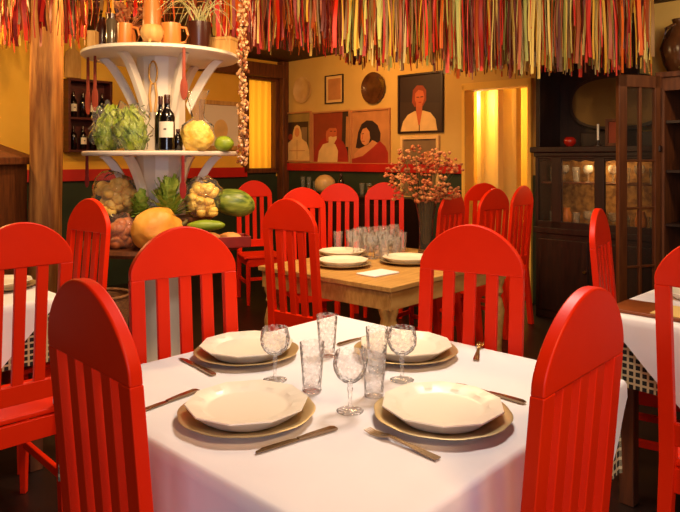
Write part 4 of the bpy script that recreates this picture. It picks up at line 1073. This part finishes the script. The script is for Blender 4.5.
for a, b in ((-wd / 2 + 0.03, fr[0]), (fr[1], fr[2]), (fr[3], wd / 2 - 0.03)):
    bm = B(); box(bm, ((a + b) / 2, -0.4, 1.085), (b - a, 0.004, 0.53)); obj('glass_pane', bm, 'pane', h)
for z in (1.14,): bm = B(); box(bm, (0, -0.2, z), (wd - 0.06, 0.33, 0.014)); obj('shelf', bm, 'brown_wood', h)
for s in (-1, 1):
    bm = B(); box(bm, (s * wd / 4, -0.415, 0.37), (wd / 2 - 0.06, 0.02, 0.60)); d = obj('door', bm, 'dark_wood', h, 0.006)
    bm = B(); lathe(bm, [(0, 0), (0.012, 0), (0.015, 0.012), (0, 0.02)], 12, (s * 0.05, -0.44, 0.42)); obj('knob', bm, 'brass', d)
def onh(x, y, z): c = P1((u0 + u1) / 2, 0, 0); return (c[0] + (x + y) * R2, c[1] + (-x + y) * R2, z)
k = 0
nth = ['first', 'second', 'third', 'fourth', 'fifth', 'sixth', 'seventh', 'eighth', 'ninth', 'tenth']
for z, nm, n_ in ((1.1475, 'upper', 9), (0.7655, 'lower', 9)):
    for i in range(n_):
        x = -wd / 2 + 0.08 + i * (wd - 0.16) / (n_ - 1)
        if z < 1 and i % 3 == 1:
            bm = B(); rr = 0.042; lathe(bm, [(0, 0), (0.03, 0), (0.045, 0.05), (0.045, 0.1), (0.03, 0.14), (0.033, 0.16), (0, 0.16)], 18)
            single('ceramic_jug', bm, ['dish', 'terracotta', 'onion'][i % 3], 'ceramic pot %s from the left on the lower level of the hutch' % nth[i], 'pot', onh(x, -0.22, z), 'china in the glass hutch')
        else:
            (make_wineglass if i % 2 else make_tumbler)('%s glass from the left on the %s shelf of the hutch' % (nth[i], nm), onh(x, -0.25, z), 'glassware in the hutch', 'glass')
point('hutch_fill', onh(0.0, -0.33, 1.315), 6.0, (1.0, 0.62, 0.25), 0.02)  # fill added inside the hutch to light its glassware
point('hutch_lower_fill', onh(0.0, -0.33, 1.12), 2.5, (1.0, 0.62, 0.25), 0.01)  # second fill added below the shelf to lift the dark lower row
ZH = ZL + 0.0055
bm = B(); xr = w1(640, 60, 0.0)[0] - (u0 + u1) / 2; xl = -wd / 2 - 0.01; box(bm, ((xl + xr) / 2, -0.013, (ZL + 2.52) / 2), (xr - xl, 0.025, 2.52 - ZL - 0.012)); box(bm, ((xl + xr) / 2, -0.06, 2.50), (xr - xl, 0.12, 0.06))
for sx in (-1,): box(bm, (0.02 + sx * (wd / 2 + 0.01), -0.19, (ZL + 2.5) / 2), (0.04, 0.40, 2.5 - ZL - 0.012))
obj('back_board', bm, 'dark_wood', h, 0.004)
t = thing('oval_mirror', 'wide dark oval mirror in wooden frame standing on the hutch', 'mirror', onh(0.07, -0.05, ZH), A1)
bm = B(); box(bm, (0, -0.03, 0.06), (0.62, 0.05, 0.12)); pts = [(0.41 * abs(math.cos(a)) ** 0.7 * (1 if math.cos(a) > 0 else -1), 0.37 + 0.23 * abs(math.sin(a)) ** 0.8 * (1 if math.sin(a) > 0 else -1)) for a in [i * PI / 30 for i in range(60)]]; prism(bm, pts, -0.05, -0.015); obj('frame', bm, 'dark_wood', t, 0.006)
bm = B(); prism(bm, [(x * 0.93, 0.37 + (z - 0.37) * 0.88) for x, z in pts], -0.056, -0.049); obj('mirror_glass', bm, 'mirror', t)
t = thing('red_glass_bowl', 'glossy red glass bowl on the left of the hutch top', 'bowl', onh(-0.24, -0.3, ZH))
bm = B(); lathe(bm, [(0, 0), (0.025, 0), (0.03, 0.008), (0.05, 0.03), (0.052, 0.055), (0.035, 0.08), (0.033, 0.08), (0.045, 0.055), (0, 0.03)], 24); obj('bowl', bm, 'redglass', t, smooth=60)
t = thing('candlestick', 'thin pale candle in a dark holder on the hutch', 'candle', onh(w1(598, 133, 0.3)[0] - (u0 + u1) / 2, -0.3, ZH))
bm = B(); lathe(bm, [(0, 0), (0.03, 0), (0.028, 0.012), (0.012, 0.02), (0.012, 0.05), (0, 0.05)], 16); obj('holder', bm, 'dark_wood', t, smooth=40)
bm = B(); lathe(bm, [(0, 0.05), (0.009, 0.05), (0.009, 0.18), (0, 0.182)], 12); obj('candle', bm, 'wax', t, smooth=40)
t = thing('table_frame', 'small dark photo frame at the right of the hutch top', 'photo frame', onh(w1(612, 133, 0.3)[0] - (u0 + u1) / 2 + 0.02, -0.3, ZH), A1)
bm = B()
for s in (-1, 1): box(bm, (s * 0.06, 0, 0.11), (0.025, 0.02, 0.22)); box(bm, (0, 0, 0.11 + s * 0.0975), (0.12, 0.02, 0.025))
obj('frame', bm, 'brown_wood', t, 0.003); bm = B(); box(bm, (0, 0.004, 0.11), (0.1, 0.006, 0.18)); obj('photo', bm, 'p_rust', t)

# ------------------------------------------------------------------ tall cupboard with an open glazed door
HX, HY = 2.395, 4.93
cu = thing('tall_cupboard', 'tall brown cupboard with its glazed door swung open', 'cupboard', (HX, HY, 0), A1)
W_, D_, H_ = 1.1, 0.40, 1.99
bm = B(); box(bm, (W_ / 2, D_ - 0.015, H_ / 2), (W_, 0.02, H_))
for x in (0.015, W_ - 0.015): box(bm, (x, D_ / 2, H_ / 2), (0.03, D_, H_))
box(bm, (W_ / 2, D_ / 2, H_ - 0.02), (W_ + 0.06, D_ + 0.04, 0.04)); box(bm, (W_ / 2, D_ / 2, 0.05), (W_, D_, 0.1)); box(bm, (W_ / 2, 0.012, H_ - 0.09), (W_, 0.025, 0.10))
obj('case', bm, 'brown_wood', cu, 0.004)
for z in (0.45, 0.85, 1.25, 1.62): bm = B(); box(bm, (W_ / 2, D_ / 2, z), (W_ - 0.06, D_ - 0.06, 0.02)); obj('shelf', bm, 'dark_wood', cu)
LX, LY = 2.02, 4.80
v = Vector((LX - HX, LY - HY)); dw = v.length; da = math.atan2(v.y, v.x) - A1
bm = B(); T = 0.035; sw = 0.075
box(bm, (sw / 2, 0, 1.0), (sw * 0.7, T, 1.92)); box(bm, (dw - sw / 2, 0, 1.0), (sw, T, 1.92)); box(bm, (dw / 2, 0, 1.915), (dw, T, 0.09)); box(bm, (dw / 2, 0, 0.11), (dw, T, 0.14))
box(bm, (dw * 0.49, 0, 1.0), (0.022, T * 0.8, 1.8))
for z in (0.55, 0.98, 1.33): box(bm, (dw / 2, 0, z), (dw - 0.1, T * 0.7, 0.018))
dr = obj('door', bm, 'door_wood', cu, 0.004); dr.rotation_euler = (0, 0, da); dr['label'] = 'open glazed cupboard door'
bm = B(); box(bm, (dw / 2, 0, 1.0), (dw - 0.12, 0.004, 1.75)); obj('glass', bm, 'pane', dr)
bm = B(); tube(bm, [(dw - 0.04, -0.018, 0.95), (dw - 0.04, -0.05, 0.97), (dw - 0.04, -0.05, 1.07), (dw - 0.04, -0.018, 1.09)], 0.006, 8); obj('handle', bm, 'brass', dr, smooth=60)
def oncu(x, y, z): return (HX + (x + y) * R2, HY + (-x + y) * R2, z)
t = thing('brown_vase', 'big dark brown vase on top of the tall cupboard', 'vase', oncu(0.07, 0.22, H_ + 0.0005))
bm = B(); lathe(bm, [(0, 0), (0.08, 0), (0.12, 0.08), (0.145, 0.2), (0.11, 0.31), (0.05, 0.38), (0.06, 0.42), (0, 0.42)], 32); obj('body', bm, 'dishd', t, smooth=60)
bm = B(); tube(bm, [(-0.05, -0.02, 0.38), (-0.13, -0.04, 0.34), (-0.14, -0.04, 0.26)], 0.012, 8); obj('handle', bm, 'dishd', t, smooth=60)
bm = B(); lathe(bm, [(0, 0), (0.07, 0), (0.09, 0.03), (0.08, 0.035), (0, 0.02)], 24); single('shallow_dish', bm, 'dish', 'shallow pale dish on the tall cupboard edge beside the vase', 'dish', oncu(0.2, 0.06, H_ + 0.0005))
bm = B(); lathe(bm, [(0, 0), (0.035, 0), (0.037, 0.08), (0.03, 0.09), (0, 0.09)], 20); single('tin_can', bm, 'dish', 'small pale can on the tall cupboard at the photo edge', 'can', oncu(0.31, 0.12, H_ + 0.0005))
for i, (x, z, c, nm) in enumerate([(0.2, 0.86, 'lime', 'dull green jar on the middle shelf of the tall cupboard'), (0.25, 1.26, 'darkjar', 'dark jar on the upper shelf of the tall cupboard')]):
    bm = B(); lathe(bm, [(0, 0), (0.06, 0), (0.075, 0.05), (0.075, 0.16), (0.05, 0.2), (0, 0.2)], 24); single('storage_jar', bm, c, nm, 'jar', oncu(x, 0.15, z + 0.0005))

# ------------------------------------------------------------------ ribbon garlands below the ceiling
def zbot(px):
    pts = [(-20, 45), (80, 44), (100, 30), (205, 28), (225, 46), (330, 52), (345, 62), (430, 68), (450, 73), (560, 73), (600, 72), (655, 70)]
    for (a, ya), (b, yb) in zip(pts, pts[1:]):
        if a <= px <= b: return ya + (yb - ya) * (px - a) / (b - a)
    return 60
rows_y = [4.62, 4.74, 4.88, 5.04, 5.22, 5.42, 5.64]
ordn = ['nearest', 'second nearest', 'third from the front', 'middle', 'third from the back', 'second farthest', 'farthest']
wr = [1.9, 1.4, 1.2, 2.0, 1.7, 2.0, 2.4, 0.7, 2.4, 2.6]
wp = [1.9, 1.0, 1.6, 1.8, 2.0, 3.0, 2.6, 1.6, 1.6, 2.2]
wl = [2.6, 2.6, 2.6, 3.0, 1.8, 0.5, 0.3, 0.1, 3.0, 2.2]
for ri, y in enumerate(rows_y):
    t = thing('ribbon_garland', 'row of red, gold and green ribbons under the ceiling, %s of seven' % ordn[ri], 'garland', (0, y, ZC), 0, 'ribbon garlands under the ceiling')
    x0 = -0.53 * y; x1 = min(0.470 * y, (7.65 if y < 5 else 7.22) - y)
    bm = B(); tube(bm, [(x0 + (x1 - x0) * i / 24, 0, -0.012) for i in range(25)], 0.004, 6); obj('cord', bm, 'cord', t)
    bm = B(); rng = random.Random(ri + 40); x = x0
    while x < x1:
        px = 340 + x / y * F
        if abs(x + 2.20) < 0.15 and 4.7 < y < 5.2: x += 0.01; continue
        sp = 0.0125 if px > 330 else 0.017
        x += rng.uniform(0.3, 1.7) * sp
        if 86 < px < 205 and (y > 4.8 or rng.random() < 0.3): continue
        zb = CAMH + (158 - zbot(max(-19, min(654, px)))) / F * 4.75 + (0.05 if ri > 3 else 0) + abs(rng.gauss(0, 0.13)) - 0.03 + 0.03 * math.sin(px * 0.09 + ri)
        zb += (y - 4.62) * 0.10
        L = ZC - 0.012 - zb
        mi = rng.choices(range(10), wp if px > 520 else wr if px > 340 else wl)[0]
        w_ = rng.choice((rng.uniform(0.0025, 0.006), rng.uniform(0.005, 0.014))); tw = rng.uniform(-1.2, 1.2); a0 = rng.uniform(-0.9, 0.9); sw_ = rng.gauss(0, 0.012); ph = rng.random() * 6; dy = rng.uniform(-0.04, 0.04)
        prev = None; n = 7
        for k in range(n + 1):
            s_ = k / n; a = a0 + tw * s_
            c = Vector((x + sw_ * s_ + 0.006 * math.sin(ph + s_ * 5), dy * min(1, s_ * 3) + 0.008 * math.cos(ph + s_ * 4), -0.014 - L * s_))
            d = Vector((math.cos(a), math.sin(a), 0)) * w_
            cur = (bm.verts.new(c - d), bm.verts.new(c + d))
            if prev: f = bm.faces.new((prev[0], prev[1], cur[1], cur[0])); f.material_index = mi
            prev = cur
    o = obj('ribbons', bm, RIB, t, smooth=60); o['kind'] = 'stuff'
